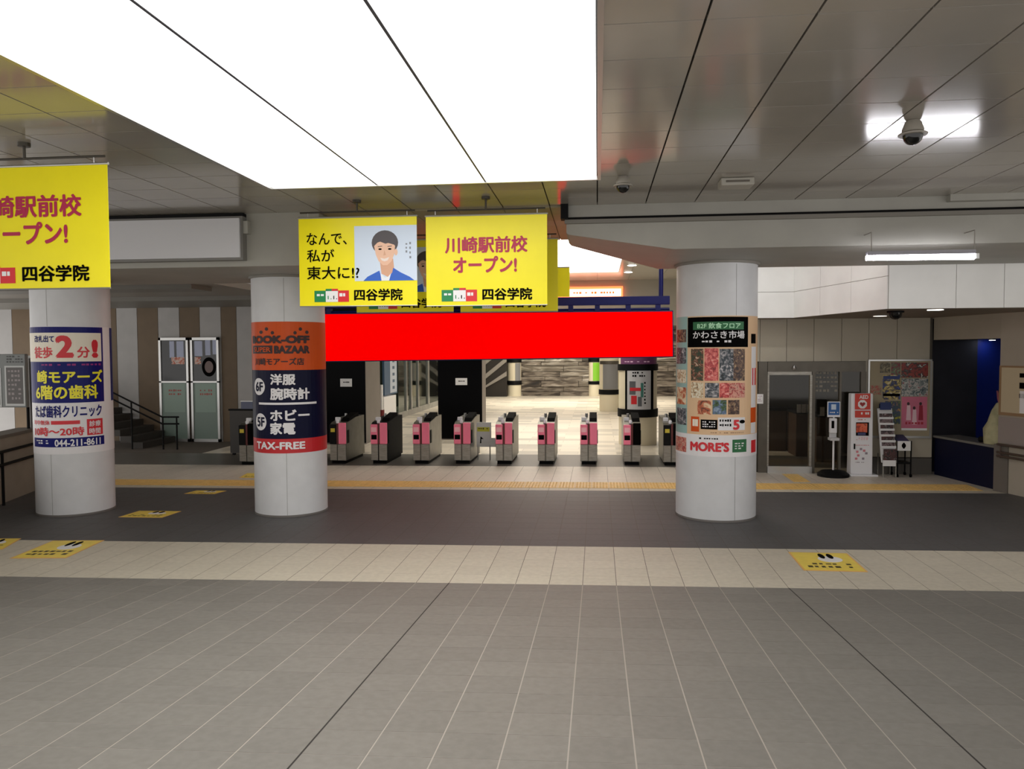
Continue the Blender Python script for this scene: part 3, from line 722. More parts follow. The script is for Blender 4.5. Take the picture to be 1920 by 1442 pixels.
gate(1185, 872.5, 'pd', 'rightmost pink fronted ticket gate with a black right panel')
gate(1260, 873.5, 'dd', 'steel ticket gate half hidden behind the left edge of the peach advert column')
# barrier notice between two gates
YN = fl(900, 866)[1] + 0.3
r = prect(YN, 893.5, 792, 921, 838)
t = thing('barrier_notice', 'white barrier notice with a yellow strip closing one gate lane', 'notice', ((r[0] + r[2]) / 2, YN, 0))
b_ = MB(); b_.box(r[0], YN, r[1], r[2] + 0.1, YN + 0.02, r[1] + 0.2); b_.build('lower_flap', M_paper, t, bevel=0.004)
b_ = MB(); b_.box(r[0], YN - 0.01, r[1] + 0.1, r[2], YN + 0.012, r[3]); b_.build('board', M_paper, t, bevel=0.004)
mp = plane_map(YN - 0.01)
sheet('yellow_strip', prect(YN, 895, 801, 918, 809), mp, 0.003, mat('strip_lime', (222, 220, 60), 0.5), t); dashes(prect(YN, 897, 802, 916, 807), mp, 0.0045, mat('strip_ink', (90, 84, 20), 0.5), t, 1, 5)
ar = prect(YN, 900, 818, 907, 831)
shape('arrow', [(ar[0], ar[1]), (ar[0] + 0.03, ar[1]), (ar[0] + 0.03, ar[3] - 0.06), (ar[2], ar[3] - 0.06), (ar[0] + 0.015, ar[3])], mp, 0.004, M_ink, t)
b_ = MB(); b_.tube([(r[0] + 0.03, YN + 0.01, 0), (r[0] + 0.03, YN + 0.01, r[1] + 0.05)], 0.012); b_.build('post', M_alu, t)
b_ = MB(); b_.tube([(r[2] - 0.03, YN + 0.01, 0), (r[2] - 0.03, YN + 0.01, r[1] + 0.05)], 0.012); b_.build('post', M_alu, t)

# ================================================================== HALL BEYOND THE GATES
ZH = 5.2
M_hall = mat('hall_ceiling_panel', (188, 184, 176), 0.22, metal=0.1, spec=0.5)
mb = MB(); mb.box(-9.4, 12.5, ZH, 9.0, 31.0, ZH + 0.1); hceil = struct('ceiling', mb, M_hall); hceil.name = 'ceiling_hall'
for k in range(-8, 9):
    b_ = MB(); b_.box(k * 1.2 - 0.006, 12.6, ZH - 0.003, k * 1.2 + 0.006, 30.9, ZH + 0.004); b_.build('panel_joint', mat('joint_dark', (70, 66, 60), 0.7), hceil)
mb = MB(); mb.box(-9.4, 31.0, 3.4, 9.0, 31.25, ZH + 0.1); struct('wall_bulkhead', mb, mat('hall_wall_grey', (170, 168, 160), 0.5))
mb = MB(); mb.box(-9.4, 31.25, 4.2, 9.0, 43.0, 4.3); struct('ceiling_rear', mb, M_hall)
mb = MB(); mb.box(9.0, 12.0, 0, 9.2, 43.0, ZH + 0.1); struct('wall_hall_right', mb, M_wallw)
M_hl = emit('hall_light_glow', (255, 248, 235), HALL_LIGHT)
def hall_light(x0, y0, x1, y1, z, label):
    t = thing('ceiling_light', label, 'ceiling light', ((x0 + x1) / 2, (y0 + y1) / 2, z), 'hall ceiling lights')
    b_ = MB(); b_.box(x0, y0, z - 0.03, x1, y1, z - 0.002); b_.build('diffuser', M_hl, t)
    b_ = MB()
    for (a, b, c_, d) in ((x0 - 0.04, y0 - 0.04, x0, y1 + 0.04), (x1, y0 - 0.04, x1 + 0.04, y1 + 0.04), (x0, y0 - 0.04, x1, y0), (x0, y1, x1, y1 + 0.04)): b_.box(a, b, z - 0.04, c_, d, z)
    b_.build('frame', M_alu, t)
xa = at(1165, 500, 24)[0]
hall_light(-3.2, 17.2, xa, 27.5, ZH, 'bright ceiling light panel glowing in the hall above the blue gantry')
hall_light(-5.5, 33.0, 3.5, 39.0, 4.2, 'ceiling light panel at the rear of the hall beyond the gates')
for (u, v) in ((1185, 497), (1178, 510)):
    x_, y_ = fl(u, v, ZH)
    t = thing('downlight', 'small round downlight in the hall ceiling, ' + ('nearer one' if v == 497 else 'farther one') + ' above the gantry post', 'downlight', (x_, y_, ZH))
    b_ = MB(); b_.lathe(x_, y_, [(0.14, ZH - 0.02), (0.14, ZH - 0.001)], 20); b_.build('lens', emit('downlight_glow', (255, 250, 240), 6), t)
    b_ = MB(); b_.lathe(x_, y_, [(0.17, ZH - 0.012), (0.17, ZH - 0.0005)], 20); b_.build('ring', M_alu, t)
# illuminated shop sign on the bulkhead
r = prect(30.9, 985, 538, 1168, 560)
t = thing('illuminated_sign', 'glowing orange and white illuminated shop sign on the far bulkhead', 'sign', ((r[0] + r[2]) / 2, 30.9, r[1]))
b_ = MB(); b_.box(r[0], 30.86, r[1], r[2], 31.0, r[3]); b_.build('casing', emit('sign_orange', (255, 120, 70), 1.6), t)
b_ = MB(); b_.box(r[0] + 0.1, 30.83, r[1] + 0.08, r[2] - 0.08, 30.86, r[3] - 0.1); b_.build('face', emit('sign_white', (255, 236, 205), 2.0), t)
mp = plane_map(30.83); dashes((r[0] + 1.9, r[1] + 0.12, r[2] - 0.3, r[3] - 0.2), mp, 0.004, emit('sign_print', (240, 110, 60), 1.0), t, 1, 14)

# rear wall of stacked stone courses
YR = 41.5
mb = MB(); mb.box(-9.4, YR + 0.2, 0, 9.0, YR + 0.4, 4.3)
rw = struct('wall_rear', mb, mat('rear_dark', (50, 44, 38), 0.7))
rock = [voro('stone_a', [(40, 34, 28), (105, 96, 84), (150, 142, 130), (205, 198, 188)], 1.6, 0.5, (0.5, 1, 3)),
        voro('stone_b', [(50, 42, 36), (90, 80, 70), (130, 120, 108), (170, 160, 148)], 1.8, 0.5, (0.5, 1, 3)),
        voro('stone_c', [(25, 20, 16), (60, 50, 42), (110, 100, 88), (150, 140, 126)], 1.5, 0.5, (0.5, 1, 3))]
z = 0.0; k = 0
while z < 3.6:
    hh = 0.22 + 0.05 * ((k * 7) % 3)
    x = -9.0 + (k % 2) * 0.7
    while x < 8.6:
        wd = 2.0 + 0.5 * ((k * 3 + int(x * 2)) % 4)
        b_ = MB(); pr = 0.05 * ((k + int(x)) % 3); b_.box(x + 0.01, YR - pr, z + 0.012, min(x + wd, 8.9) - 0.01, YR + 0.2, z + hh - 0.012)
        b_.build('stone_course', rock[(k * 2 + int(x)) % 3], rw); x += wd
    z += hh; k += 1

def hall_column(u0, u1, vb, label, bands, panel=None, poster=False):
    xc, yf = fl((u0 + u1) / 2, vb); rad = (at(u1, vb, yf)[0] - at(u0, vb, yf)[0]) / 2; cy = yf + rad
    t = thing('hall_column', label, 'column', (xc, cy, 0))
    b_ = MB(); b_.lathe(xc, cy, [(rad, 0), (rad, 3.0)], 40); b_.build('shaft', mat('cream_column', (224, 214, 188), 0.5), t, smooth=True)
    cc = (xc, cy, rad)
    for (v0, v1) in bands:
        z0, z1 = at(0, v1, yf)[1], at(0, v0, yf)[1]
        z0, z1 = at((u0 + u1) / 2, v1, yf)[1], at((u0 + u1) / 2, v0, yf)[1]
        b_ = MB(); b_.lathe(xc, cy, [(rad + 0.03, z0), (rad + 0.03, z1)], 40); b_.build('dark_band', M_blackm, t, smooth=True)
    return t, cc
t, cc = hall_column(1161, 1234, 836, 'cream hall column behind the gates with a framed black bordered poster', ((683, 695), (768, 783)))
c = cc; mp = col_map(c); M_pg = mat('poster_grey', (196, 196, 198), 0.5)
pt = thing('framed_poster', 'grey poster with red sketch in a black frame on the cream hall column', 'poster', (cc[0], cc[1], 0.9))
sheet('frame', crect(c, 1173, 690, 1224, 770), mp, 0.02, M_ink, pt, th=0.015); sheet('print', crect(c, 1177, 695, 1219, 768), mp, 0.026, M_pg, pt)
dashes(crect(c, 1186, 697, 1210, 709), mp, 0.029, M_ink, pt, 2, 6)
cs('sketch_block', (1181, 715, 1192, 740), mat('poster_dgrey', (90, 92, 96), 0.5), 0.029, pt); cs('sketch_block', (1182, 727, 1201, 733), M_red, 0.031, pt)
cs('sketch_block', (1184, 742, 1194, 758), M_red, 0.029, pt); cs('sketch_block', (1196, 744, 1203, 762), mat('poster_dgrey', (90, 92, 96)), 0.029, pt); cs('sketch_block', (1201, 718, 1206, 745), mat('poster_teal', (60, 120, 110), 0.5), 0.029, pt)
dashes(crect(c, 1207, 716, 1211, 760), mp, 0.029, M_ink, pt, 7, 1, seed=9)
cs('purple_header', (1165, 668, 1230, 683), mat('poster_purple', (110, 60, 100), 0.5), 0.02, t)
dashes(crect(c, 1172, 677, 1222, 681), mp, 0.024, mat('poster_pink', (226, 190, 216), 0.5), t, 1, 9)
t, cc = hall_column(1124, 1162, 772, 'second cream hall column with a grey panel, left of the poster column', ((731, 740),))
c = cc; mp = col_map(c); cs('grey_panel', (1131, 683, 1158, 730), mat('panel_grey', (128, 128, 130), 0.4), 0.02, t); cs('top_band', (1126, 677, 1161, 683), M_dsteel, 0.03, t)
t, cc = hall_column(950, 976, 743, 'far cream hall column near the rear wall, left', ((714, 722), (672, 680)))
c = cc; mp = col_map(c); cs('grey_panel', (966, 681, 975, 714), mat('panel_grey', (128, 128, 130)), 0.03, t)
t, cc = hall_column(1104, 1125, 743, 'far cream hall column with a lime green poster', ((715, 721), (672, 679)))
c = cc; mp = col_map(c); cs('green_poster', (1112, 680, 1124, 714), mat('poster_lime', (130, 196, 50), 0.45), 0.03, t)

# black clad pillars just inside the gates
def pillar(u0, u1, us, vb, label, note):
    y = fl(u0, vb)[1]; xa, xb_ = at(u0, vb, y)[0], at(u1, vb, y)[0]
    r_ = ray(us, 760); dp = r_.y / r_.x * xb_ - y
    t = thing('clad_pillar', label, 'pillar', ((xa + xb_) / 2, y, 0))
    b_ = MB(); b_.box(xa + 0.01, y + 0.02, 0, xb_, y + dp, 5.19); b_.build('core', mat('pillar_grey', (118, 110, 104), 0.45, noise=0.05, scale=2), t)
    b_ = MB(); b_.box(xa, y, 0.03, xb_ + 0.005, y + 0.03, 4.0); b_.build('cladding', mat('black_cladding', (3, 3, 5), 0.35, spec=0.08), t)
    rr = prect(y, *note)
    n = thing('paper_notice', 'small white paper notice on the ' + label.split(',')[0], 'notice', ((rr[0] + rr[2]) / 2, y, rr[1]))
    mp = plane_map(y); sheet('paper', rr, mp, 0.004, M_paper, n, th=0.003)
    w_, h_ = rr[2] - rr[0], rr[3] - rr[1]
    dashes((rr[0] + w_ * 0.25, rr[1] + h_ * 0.35, rr[2] - w_ * 0.2, rr[1] + h_ * 0.65), mp, 0.006, M_ink, n, 1, 4, seed=int(u0))
pillar(608, 686, 713, 832, 'left black clad pillar, behind the gates beside the orange advert column', (638, 710, 660, 725))
pillar(822, 904, 911, 824, 'right black clad pillar, behind the pink gates under the red stand-in board', (854, 709, 876, 722))

# shop front along the left side of the hall
XS = -7.05
nS = Vector((1, 0, 0))
def sp(u, v): p = hit(u, v, (XS, 0, 0), nS); return p.y, p.z
mb = MB(); mb.box(XS - 0.3, 21.5, 3.0, XS, 41.5, ZH); sw = struct('wall_shopfront', mb, mat('shop_header', (150, 146, 138), 0.5))
mb = MB(); mb.box(XS - 1.8, 21.5, 0, XS - 1.7, 41.5, 3.0); mb.build('shop_back', mat('shop_dark', (46, 46, 40), 0.6), sw)
mb = MB(); mb.box(XS - 0.12, 27.0, 0, XS, 41.5, 0.22); mb.build('plinth', mat('shop_plinth', (150, 148, 140), 0.5, noise=0.1, scale=3), sw)
ys = [27.0]
for u in (762, 771, 784, 803):
    y = sp(u, 700)[0]; ys.append(y); th = 0.12 if u == 803 else 0.06
    b_ = MB(); b_.box(XS - 0.08, y - th, 0.2, XS + 0.02, y + th, 3.0); b_.build('mullion', M_alu, sw)
ys.append(41.3)
for k in range(len(ys) - 1):
    b_ = MB(); b_.box(XS - 0.04, ys[k] + 0.05, 0.2, XS - 0.03, ys[k + 1] - 0.05, 3.0); b_.build('pane', glass('shop_glass', (170, 190, 180), 0.25), sw)
# shop fittings by the glass: blue sign, white counter
y0, y1 = sp(720, 740)[0], sp(744, 740)[0]
t = thing('shop_sign', 'tall blue shop sign with white upright lettering beside the left black pillar', 'sign', (XS, (y0 + y1) / 2, 0.95))
zb0 = 0.95
b_ = MB(); b_.box(XS - 0.05, y0, zb0, XS + 0.02, y1, 2.9); b_.build('panel', mat('shop_blue', (66, 92, 120), 0.5), t)
b_ = MB(); ym = y0 + (y1 - y0) * 0.42; b_.box(XS + 0.02, ym, 1.0, XS + 0.03, y1 - 0.1, 2.5); st = b_.build('white_strip', mat('shop_pale', (190, 200, 214), 0.5), t)
b_ = MB()
for k in range(6): b_.box(XS + 0.03, ym + 0.3, 1.12 + k * 0.23, XS + 0.035, y1 - 0.4, 1.22 + k * 0.23)
b_.build('lettering', mat('shop_blue', (66, 92, 120)), st)
t = thing('display_counter', 'white display counter standing under the blue shop sign', 'counter', (XS + 0.1, (y0 + y1) / 2, 0))
b_ = MB(); b_.box(XS - 0.25, y0 - 0.1, 0.05, XS + 0.03, y1 - 0.2, 0.9); b_.build('body', M_paper, t, bevel=0.02)
b_ = MB(); b_.box(XS - 0.23, y0 - 0.05, 0, XS + 0.01, y1 - 0.25, 0.05); b_.build('plinth', M_blackm, t)
t = thing('bollard', 'thin white and red post beside the display counter in the hall', 'post', (XS + 0.2, y0 - 1.0, 0))
b_ = MB(); b_.tube([(XS + 0.2, y0 - 1.0, 0), (XS + 0.2, y0 - 1.0, 0.55)], 0.09, 10); b_.build('base', mat('post_red', (110, 30, 30), 0.5), t)
b_ = MB(); b_.tube([(XS + 0.2, y0 - 1.0, 0.55), (XS + 0.2, y0 - 1.0, 1.35)], 0.05, 10); b_.build('post', M_paper, t)
# slatted stair flank behind the right black pillar
t = thing('stair_flank', 'dark stair flank with slanting grey bands right of the right black pillar', 'stair', (-6, 40.6, 0))
xa, xb_ = at(880, 700, 40.6)[0], at(950, 700, 40.6)[0]
b_ = MB(); b_.box(xa, 40.6, 0, xb_, 40.8, 3.0); b_.build('flank', mat('flank_dark', (34, 28, 22), 0.6), t)
for k in range(3):
    zz0 = -0.5 + k * 0.75
    b_ = MB(); b_.front([(xa, max(zz0, 0.0)), (xb_, zz0 + 1.6), (xb_, zz0 + 1.85), (xa, zz0 + 0.25 if zz0 >= 0 else 0.01)], 40.52, 40.6); b_.build('band', mat('flank_grey', (140, 134, 126), 0.5), t)

# ================================================================== LEFT SIDE
YW = 19.8
mb = MB(); mb.box(-18.0, YW + 0.06, 0, -7.3, YW + 0.3, 5.0)
wl = struct('wall_left', mb, mat('left_wall_base', (110, 106, 98), 0.6))
edges = [-60, -20, 22, 62, 90, 130, 175, 218, 257, 296, 336, 374, 414, 443, 480, 520]
cols = {0: mat('stripe_brown', (108, 90, 68), 0.6, noise=0.06, scale=3), 1: mat('stripe_grey', (172, 170, 168), 0.55, noise=0.04, scale=3)}
for k in range(len(edges) - 1):
    xa, xb_ = at(edges[k], 600, YW)[0], at(edges[k + 1], 600, YW)[0]
    b_ = MB(); b_.box(xa + 0.006, YW, 0, xb_ - 0.006, YW + 0.07, 4.9); b_.build('wall_panel', cols[k % 2], wl)
# lower soffits on the left
ZL = at(350, 520, 16)[1]
mb = MB(); mb.box(-18, 12.0, 3.72, -7.3, 20.1, 3.85); sl = struct('ceiling_left', mb, mat('left_soffit', (132, 126, 118), 0.45))
mb = MB(); mb.box(-18, 14.2, 3.64, at(358, 505, 14.2)[0], 15.0, 3.72); mb.build('soffit_drop', mat('soffit_grey', (120, 117, 110), 0.5), sl)
mb = MB(); mb.box(-18, 17.2, 3.62, -7.3, 20.1, 3.72); mb.build('soffit_panel', mat('soffit_grey', (120, 117, 110)), sl)
x_, z_ = at(312, 486, 12.2)
x_, y_ = fl(312, 487, 3.72)
t = thing('downlight', 'lit round downlight under the left soffit beneath the blank signboard', 'downlight', (x_, y_, 3.72))
b_ = MB(); b_.lathe(x_, y_, [(0.10, 3.705), (0.10, 3.719)], 20); b_.build('lens', emit('downlight_glow2', (255, 250, 240), 6), t)
b_ = MB(); b_.lathe(x_, y_, [(0.125, 3.712), (0.125, 3.7195)], 20); b_.build('ring', M_alu, t)
xa, z_ = at(190, 537, 17.0); xb_, _ = at(284, 535, 17.0)
t = thing('fluorescent_lamp', 'fluorescent lamp under the left soffit in front of the striped wall', 'lamp', ((xa + xb_) / 2, 17.0, z_))
b_ = MB(); b_.tube([(xa, 17.0, z_), (xb_, 17.0, z_)], 0.02, 10); b_.build('tube', emit('tube_glow_left', (255, 252, 245), 14), t)
b_ = MB(); b_.box(xa - 0.05, 16.96, z_ + 0.02, xb_ + 0.05, 17.04, z_ + 0.07); b_.build('batten', M_alu, t)
for xx in (xa + 0.1, xb_ - 0.1):
    b_ = MB(); b_.tube([(xx, 17.0, z_ + 0.06), (xx, 17.0, 3.72)], 0.008, 6); b_.build('hanger', M_alu, t)
# pale green glass double door
yD = YW - 0.03
t = thing('glass_double_door', 'pale green glass double door with notices in the striped left wall', 'door', (at(356, 828, yD)[0], yD, 0))
zt = at(356, 633, yD)[1]
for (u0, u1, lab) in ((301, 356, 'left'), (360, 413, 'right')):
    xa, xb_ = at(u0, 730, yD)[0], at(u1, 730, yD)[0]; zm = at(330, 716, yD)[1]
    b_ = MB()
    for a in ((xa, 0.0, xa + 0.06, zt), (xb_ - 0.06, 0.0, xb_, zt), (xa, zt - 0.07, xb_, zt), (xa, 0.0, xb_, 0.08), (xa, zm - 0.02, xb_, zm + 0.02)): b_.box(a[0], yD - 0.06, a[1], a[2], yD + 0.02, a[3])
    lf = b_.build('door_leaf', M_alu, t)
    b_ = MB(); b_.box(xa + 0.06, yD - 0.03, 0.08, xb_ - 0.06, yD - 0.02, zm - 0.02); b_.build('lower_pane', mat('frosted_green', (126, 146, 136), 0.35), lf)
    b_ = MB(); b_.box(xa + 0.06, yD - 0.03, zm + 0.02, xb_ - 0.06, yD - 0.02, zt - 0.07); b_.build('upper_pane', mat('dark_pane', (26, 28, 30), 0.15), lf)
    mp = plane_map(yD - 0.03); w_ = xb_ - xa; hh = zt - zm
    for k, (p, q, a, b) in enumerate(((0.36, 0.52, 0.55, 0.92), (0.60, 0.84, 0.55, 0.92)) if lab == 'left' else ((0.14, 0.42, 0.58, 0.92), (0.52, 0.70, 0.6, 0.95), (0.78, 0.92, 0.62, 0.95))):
        sheet('painted_reflection', (xa + w_ * p, zm + hh * a, xa + w_ * q, zm + hh * b), mp, 0.003, mat('reflection_pale', (170, 178, 205), 0.3), lf)  # pale sheets painted on the panes as window reflections
    sheet('orange_notice', (xa + w_ * (0.42 if lab == 'left' else 0.14), zm + hh * 0.40, xa + w_ * (0.86 if lab == 'left' else 0.36), zm + hh * 0.56), mp, 0.004, voro('poster_orange', [(150, 60, 40), (200, 110, 80), (220, 200, 190), (90, 40, 30)], 9), lf)
    sheet('paper_notice', (xa + w_ * 0.14, zm - 0.82, xa + w_ * 0.86, zm - 0.05), mp, 0.004, mat('notice_green', (150, 172, 160), 0.5), lf)
    dashes((xa + w_ * 0.3, zm - 0.4, xa + w_ * 0.75, zm - 0.2), mp, 0.006, mat('notice_red', (170, 80, 70), 0.5), lf, 2, 6, seed=int(u0))
if True:
    cx_, cz_ = at(393, 688, yD); mp = plane_map(yD - 0.03)
    shape('round_emblem', ell(cx_, cz_, 0.2, 0.26), mp, 0.005, M_ink, t); shape('emblem_centre', ell(cx_, cz_, 0.12, 0.16), mp, 0.007, mat('emblem_grey', (120, 100, 96), 0.5), t)

# stair with railing at the left
t = thing('staircase', 'dark stairs climbing to the left beside the striped wall', 'stairs', (-12.3, 18.7, 0))
xs = at(285, 838, 18.6)[0]
for k in range(10):
    b_ = MB(); b_.box(xs - (k + 1) * 0.3 - (0.0), 18.2, k * 0.155, xs - k * 0.3, 19.7, (k + 1) * 0.155); b_.build('step', mat('step_dark', (58, 53, 48), 0.6), t)
t = thing('stair_railing', 'black double handrail along the left stairs', 'railing', (xs, 18.15, 0))
pts = [at(170, 716, 18.1), at(215, 738, 18.1), at(304, 782, 18.1), at(335, 782, 18.1)]
for dz in (0.0, -0.17):
    b_ = MB(); b_.tube([(p[0], 18.1, p[1] + dz) for p in pts], 0.022, 8); b_.build('handrail', M_blackm, t)
for (u, v) in ((246, 753), (305, 782), (331, 782)):
    x_, z_ = at(u, v, 18.1)
    z0 = max(0.0, math.floor(max(0, xs - x_) / 0.3) * 0.155)
    b_ = MB(); b_.tube([(x_, 18.1, 0), (x_, 18.1, z_)], 0.02, 8); b_.build('post', M_blackm, t)
# dark low screen and info box left of the orange column
yq = fl(455, 853)[1]
t = thing('low_screen', 'dark low screen panel beside the left end of the gate row', 'screen', (at(450, 853, yq)[0], yq, 0))
xa, xb_ = at(431, 800, yq)[0], at(500, 800, yq)[0]; zt = at(450, 770, yq)[1]
b_ = MB(); b_.box(xa, yq, 0.04, xb_, yq + 0.06, zt); b_.build('panel', mat('screen_dark', (62, 58, 54), 0.5), t)
b_ = MB(); b_.box(xa - 0.02, yq - 0.02, zt, xb_, yq + 0.08, zt + 0.04); b_.build('top_rail', M_blackm, t)
for xx in (xa + 0.08, xb_ - 0.1):
    b_ = MB(); b_.box(xx - 0.03, yq, 0, xx + 0.03, yq + 0.06, 0.04); b_.build('foot', M_blackm, t)
r = prect(yq + 0.03, 453, 753, 482, 769)
t = thing('counter_sign', 'small blue and white sign box on top of the dark low screen', 'sign', ((r[0] + r[2]) / 2, yq + 0.03, zt + 0.04))
b_ = MB(); b_.box(r[0], yq, zt + 0.04, r[2], yq + 0.06, r[3]); b_.build('box', mat('sign_bluegrey', (100, 106, 130), 0.5), t)
b_ = MB(); b_.box(r[0] - 0.01, yq - 0.01, r[3], r[2] + 0.01, yq + 0.07, r[3] + 0.02); b_.build('lid', M_alu, t)

# near left parapet with rails and notice board
P0 = Vector(fl(0, 946) + (0,)); P1 = Vector(fl(56, 924) + (0,)); dd = (P1 - P0).normalized()
A0 = P0 - dd * 6.0; A1 = P0 + dd * 1.45; nn = Vector((-dd.y, dd.x, 0))
def zat(u, v): return hit(u, v, P0, Vector((-dd.y, dd.x, 0))).z
zt = zat(20, 818)
mb = MB(); mb.plan([(A0.x, A0.y), (A1.x, A1.y), (A1.x + nn.x * 0.3, A1.y + nn.y * 0.3), (A0.x + nn.x * 0.3, A0.y + nn.y * 0.3)], 0, zt)
pw = struct('wall_parapet', mb, mat('parapet_cream', (150, 142, 128), 0.6, noise=0.05, scale=3))
b_ = MB(); b_.plan([(A0.x - nn.x * 0.03, A0.y - nn.y * 0.03), (A1.x - nn.x * 0.03, A1.y - nn.y * 0.03), (A1.x + nn.x * 0.33, A1.y + nn.y * 0.33), (A0.x + nn.x * 0.33, A0.y + nn.y * 0.33)], zt, zt + 0.05); b_.build('coping', mat('coping_grey', (104, 98, 90), 0.5), pw)
t = thing('handrail', 'dark double handrail fixed to the left parapet wall', 'handrail', (P0.x, P0.y, 0.5))
for v in (843, 867):
    z = zat(10, v); q0, q1 = A0 - nn * 0.10, A1 - nn * 0.10
    b_ = MB(); b_.tube([(q0.x, q0.y, z), (q1.x, q1.y, z)], 0.025, 8); b_.build('rail', M_blackm, t)
for s in (5.9, 7.3):
    q = A0 + dd * s - nn * 0.10
    b_ = MB(); b_.tube([(q.x, q.y, 0), (q.x, q.y, zat(10, 843))], 0.022, 8); b_.build('post', M_blackm, t)
pb = thing('notice_board', 'grey framed notice board on posts above the left parapet', 'notice board', (at(24, 763, 12.2)[0], 12.2, zt))
yN = A1.y + 0.0
yN = 12.3
r = prect(yN, -60, 664, 48, 764)
b_ = MB(); b_.box(r[0], yN, r[1], r[2], yN + 0.08, r[3]); b_.build('case', mat('board_grey', (120, 124, 122), 0.4), pb, bevel=0.01)
mp = plane_map(yN)
dashes(prect(yN, 12, 667, 44, 682), mp, 0.003, mat('board_ink', (60, 62, 60), 0.5), pb, 3, 6)
for px in ((10, 686, 47, 761), (-40, 690, 3, 763)):
    fr_ = sheet('window_frame', prect(yN, *px), mp, 0.008, mat('board_frame', (196, 198, 196), 0.4), pb, th=0.008)
    rr = prect(yN, px[0] + 3, px[1] + 3, px[2] - 3, px[3] - 4)
    sheet('notice_sheet', rr, mp, 0.011, mat('board_sheet', (92, 88, 86), 0.5) if px[0] > 0 else M_ink, fr_)
    dashes((rr[0] + 0.03, rr[1] + 0.04, rr[2] - 0.03, rr[3] - 0.04), mp, 0.013, mat('board_ink2', (150, 140, 140), 0.5), fr_, 7, 4, seed=11)
for u in (44, -30):
    x_ = at(u, 800, yN)[0]; b_ = MB(); b_.tube([(x_, yN + 0.12, zt - 0.4), (x_, yN + 0.12, r[1] + 0.3)], 0.025, 8); b_.build('post', M_blackm, pb)
# thin steel post behind the clinic column
x_, z1 = at(57, 672, 13.0)
t = thing('steel_post', 'slim steel post with a cap beside the clinic advert column', 'post', (x_, 13.0, 0))
b_ = MB(); b_.tube([(x_, 13.0, 0), (x_, 13.0, z1)], 0.035, 10); b_.build('post', mat('post_dark', (70, 62, 56), 0.4), t)
b_ = MB(); b_.box(x_ - 0.10, 12.92, z1, x_ + 0.06, 13.08, z1 + 0.05); b_.build('cap', M_alu, t)

# ================================================================== RIGHT SIDE RECESS
YQ = 15.55
M_cream = mat('cream_wall_tile', (176, 168, 150), 0.45, noise=0.03, scale=2, island=0.02)
XL, XRc = at(1404, 700, YQ)[0] - 0.8, at(1746, 890, YQ)[0]
xd0, xd1 = at(1421, 780, YQ)[0], at(1622, 780, YQ)[0]; zd = at(1500, 678, YQ)[1]
mb = MB(); mb.box(XL, YQ + 0.05, zd, XRc, YQ + 0.25, 3.3); mb.box(xd1, YQ + 0.05, 0, XRc, YQ + 0.25, zd); mb.box(XL, YQ + 0.05, 0, xd0, YQ + 0.25, zd)
wr = struct('wall_recess', mb, mat('recess_joint', (92, 86, 76), 0.7))
zj = at(1500, 607, YQ)[1]
ued = [1378, 1425, 1475, 1526, 1578, 1629, 1682, 1744]
for k in range(len(ued) - 1):
    xa, xb_ = at(ued[k], 640, YQ)[0], at(ued[k + 1], 640, YQ)[0]
    b_ = MB(); b_.box(xa + 0.004, YQ, zd + 0.004, xb_ - 0.004, YQ + 0.05, 3.2); b_.build('wall_tile', M_cream, wr)
zb1, zb2 = at(1700, 816, YQ)[1], at(1700, 857, YQ)[1]
b_ = MB(); b_.box(xd1, YQ, zb2, XRc, YQ + 0.05, zd); b_.build('wall_tile', M_cream, wr)
b_ = MB(); b_.box(xd1, YQ - 0.01, 0, XRc, YQ + 0.05, zb2 - 0.02); b_.build('dado', mat('dado_grey', (86, 82, 76), 0.5), wr)
# white bulkhead above, L shaped in plan
ZS = 3.0
xA = at(1489, 600, 15.05)[0]; xB = at(1665, 575, 12.05)[0]
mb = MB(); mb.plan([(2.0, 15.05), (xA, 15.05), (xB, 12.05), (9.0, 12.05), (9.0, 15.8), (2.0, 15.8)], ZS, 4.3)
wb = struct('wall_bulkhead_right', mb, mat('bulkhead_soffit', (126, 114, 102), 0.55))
def wallpanel(p, q, z0, z1, name='bulkhead_panel'):
    d = Vector((q[0] - p[0], q[1] - p[1], 0)); l = d.length; d.normalize(); n = Vector((d.y, -d.x, 0))
    b_ = MB(); g = 0.004
    a = Vector((p[0], p[1], 0)) + d * g; b = Vector((q[0], q[1], 0)) - d * g
    b_.plan([(a.x, a.y), (b.x, b.y), (b.x + n.x * 0.015, b.y + n.y * 0.015), (a.x + n.x * 0.015, a.y + n.y * 0.015)], z0 + g, z1 - g)
    return b_.build(name, M_wallw, wb)
zsm = 3.49
for (z0, z1) in ((ZS, zsm), (zsm, 4.25)):
    wallpanel((2.0, 15.05), (xA, 15.05), z0, z1)
    px_, py_ = xA, 15.05
    for k in range(3):
        a = k / 3; b = (k + 1) / 3
        wallpanel((xA + (xB - xA) * a, 15.05 + (12.05 - 15.05) * a), (xA + (xB - xA) * b, 15.05 + (12.05 - 15.05) * b), z0, z1)
x = xB; k = 0
for u in (1792, 1882, 1975):
    xn = at(u, 540, 12.05)[0]; wallpanel((x, 12.05), (xn, 12.05), ZS, 4.25); x = xn
